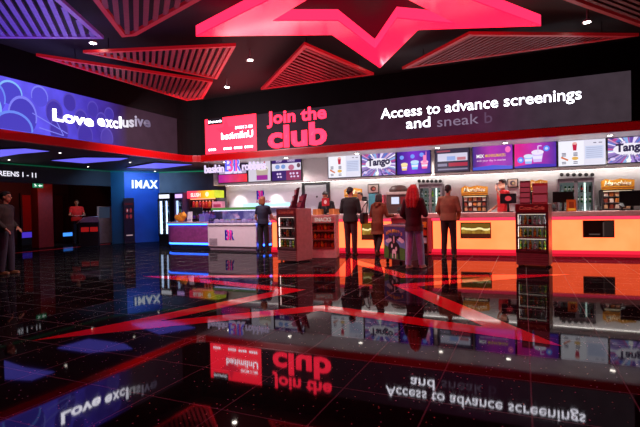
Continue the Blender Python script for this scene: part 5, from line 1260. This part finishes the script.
# drinks machine with lit header behind
def slush():
    Y = 13.5; a = U(187.5, 200, Y).x; b = U(215.5, 200, Y).x; w = (b-a)/2; zt = U(205, 190.5, Y).z; zh = U(205, 198, Y).z
    t = thing('slush_machine', 'slush drinks machine with lit red to yellow header', 'drinks machine', ((a+b)/2, Y, 0))
    mb = MB(); mb.box(-w, w, .1, .7, 0, .9, .01); mb.box(-w, w, .45, .7, .9, zh); mb.box(-w, -w+.04, .05, .45, .9, zh); mb.box(w-.04, w, .05, .45, .9, zh); mb.build('cabinet', t, mat('#2a1620', .4))
    mb = MB(); mb.box(-w-.02, w+.02, 0, .5, zh, zt, .015); mb.build('header', t, glow_grad([(0, '#ff3a5a'), (.3, '#f84a5a'), (.5, '#ff8a20'), (.75, '#ffc020'), (1, '#b8c030')], 0, -w, w, 2.0))
    mb = MB().m(glow('#fff0e8', 1.3)); put_text(mb, 'SLUSH', -w*.75, -w*.05, zh+.06, -.001, h=(zt-zh)*.5, bold=.03); mb.m(glow('#fff4c0', 1.3)); mb.disc(w*.42, (zt+zh)/2, w*.12, (zt-zh)*.32, -.001); mb.build('lettering', t)
    n = 8
    for r_, (z_, cols) in enumerate([(zh-.34, ['#c02a2a', '#d86a2a', '#a02040', '#c84a3a']), (zh-.72, ['#5a3a8a', '#8a2a5a', '#c03a4a', '#4a4a9a'])]):
        mb = MB(); mb.box(-w+.04, w-.04, .08, .45, z_-.03, z_); mb.build('shelf', t, mat('#a02a20' if r_ == 0 else '#6a3a6a', .4))
        for k in range(n):
            mb = MB().m(mat(cols[k % 4], .25)); x0 = -w+.12+k*(2*w-.24)/(n-1)
            mb.lathe([(.05, 0), (.06, .05), (.06, .17), (.03, .22)], 12, Matrix.Translation((x0, .2, z_))); mb.m(mat('#d8c8c8', .4)); mb.lathe([(.03, .21), (.03, .25)], 10, Matrix.Translation((x0, .2, z_))); mb.build('bowl', t)
    mb = MB(); mb.box(-w+.05, w-.05, .1, .14, zh-.04, zh-.01); mb.build('light_tube', t, glow('#ff9a70', 2.))
slush()
def upright(px0, px1, py0, label, header, hs, Y, lit):
    a = U(px0, 215, Y).x; b = U(px1, 215, Y).x; w = (b-a)/2; zt = U((px0+px1)/2, py0, Y).z
    t = thing('drinks_fridge', label, 'fridge', ((a+b)/2, Y, 0))
    m_ = mat('#16141a' if lit else '#4a3a5c', .35)
    mb = MB(); mb.box(-w, -w+.03, 0, .6, 0, zt, .006); mb.box(w-.03, w, 0, .6, 0, zt, .006); mb.box(-w+.03, w-.03, .57, .6, 0, zt); mb.box(-w+.03, w-.03, 0, .57, zt-.25, zt); mb.box(-w+.03, w-.03, 0, .57, 0, .35); mb.build('cabinet', t, m_)
    mb = MB().m(glow(header, hs)); mb.box(-w*.8, w*.8, -.012, 0, zt-.2, zt-.06, .004); mb.build('header_light', t)
    mb = MB(); mb.box(-w+.03, w-.03, .54, .57, .35, zt-.25); mb.build('liner', t, glow('#5a7a9a' if lit else '#3a4a52', .6, .4))
    mb = MB(); mb.box(-w, -w+.05, -.03, 0, .33, zt-.24); mb.box(w-.05, w, -.03, 0, .33, zt-.24); mb.box(-w+.05, w-.05, -.03, 0, .33, .38); mb.box(-w+.05, w-.05, -.03, 0, zt-.29, zt-.24)
    if lit: mb.box(-.025, .025, -.03, 0, .38, zt-.29)
    d_ = mb.build('door', t, m_); mb = MB(); mb.box(-w+.05, w-.05, -.018, -.014, .38, zt-.29); mb.build('glass', d_, glass_mat('#e8f0ff', .05)); mb = MB(); mb.box(w-.09, w-.075, -.06, -.03, .9, 1.2, .003); mb.build('handle', d_, CHROME)
    mb = MB()
    mb.box(-w+.055, -w+.13, .03, .06, .4, zt-.3)
    if lit: mb.box(.04, .08, .03, .06, .4, zt-.3)
    mb.build('light_tube', t, glow('#e4f2ff', 3.2 if lit else 1.6))
    for i in range(4):
        z_ = .55+i*.3; mb = MB(); mb.box(-w+.031, w-.031, .1, .53, z_-.012, z_); mb.build('shelf', t, mat('#b0b4bc', .3, .5))
        for j in range(3 if lit else 2):
            k = [4, 4, 0, 4, 2][(i+j) % 5] if lit else [4, 5, 3][(i+j) % 3]
            wh = 'black glowing fridge' if lit else 'purple fridge'
            put_bottle(k, (t.location.x+(-.02 if not lit else 0)+(-.1+j*.1), Y+.2, z_+.001), '%s bottle in the %s behind the lilac counter, shelf %s' % (BNAME[k], wh, ['lowest', 'second lowest', 'second highest', 'highest'][i]), 'bottles in the %s' % wh)
upright(158.5, 171, 193, 'black double door fridge with white glowing edges by the blue wall', '#f0f2ff', 1.6, 13.35, True)
upright(174.8, 183.5, 192.5, 'purple single door fridge right of the black fridge', '#d8b0ff', 1.5, 13.35, False)
# pink carton with white items behind the glass cabinet
x_ = U(230, 205, 13.2).x
t = thing('carton', 'small pink and white carton standing behind the dessert glass', 'box', (x_, 12.55, 1.301)); mb = MB(); mb.box(-.2, .2, -.08, .08, 0, .24, .008); mb.build('box', t, mat('#d890a8', .5)); mb = MB(); mb.box(-.15, .15, -.084, -.08, .05, .15); mb.build('label', t, mat('#a8305a', .5))

# ------------------------------------------------------------------ added lamps without fixtures
area((-2.6, 7.1, 4.3), (-2.6, 7.1, 0), 4.5, 4.5, 190, (1, .05, .12))       # added lamp under the star, strengthens its red on the floor
area((-3.5, 8.6, 2.7), (-3.5, 8.6, 6), 7, 3.5, 45, (1, .08, .1))            # added red uplight, brightens the ceiling panels
area((-8.6, 6.0, 2.7), (-8.0, 5.5, 6), 1.5, 5, 60, (.45, .3, 1))            # added violet uplight, brightens the panels near the blue display
area((-8.4, 9.2, 3.9), (-8.6, 12.0, .6), 1.8, .6, 190, (1, .82, .88))        # added lamp in mid air, brightens the dessert bar
area((-3.0, 13.0, 1.7), (-3.0, 12.9, 3), 13, .4, 50, (1, .95, .94))         # added upward lamp, imitates light bounced off the worktops
w = bpy.data.worlds.new('night'); w.use_nodes = True; w.node_tree.nodes['Background'].inputs[0].default_value = (.01, .008, .012, 1); w.node_tree.nodes['Background'].inputs[1].default_value = .3
SC.world = w
SC.view_settings.view_transform = 'Standard'; SC.view_settings.look = 'None'; SC.view_settings.exposure = 0; SC.view_settings.gamma = 1
try:
    SC.cycles.use_denoising = True; SC.cycles.denoiser = 'OPENIMAGEDENOISE'; SC.cycles.use_light_tree = True
    SC.cycles.sample_clamp_indirect = 4; SC.cycles.max_bounces = 8; SC.cycles.transparent_max_bounces = 12
except Exception: pass
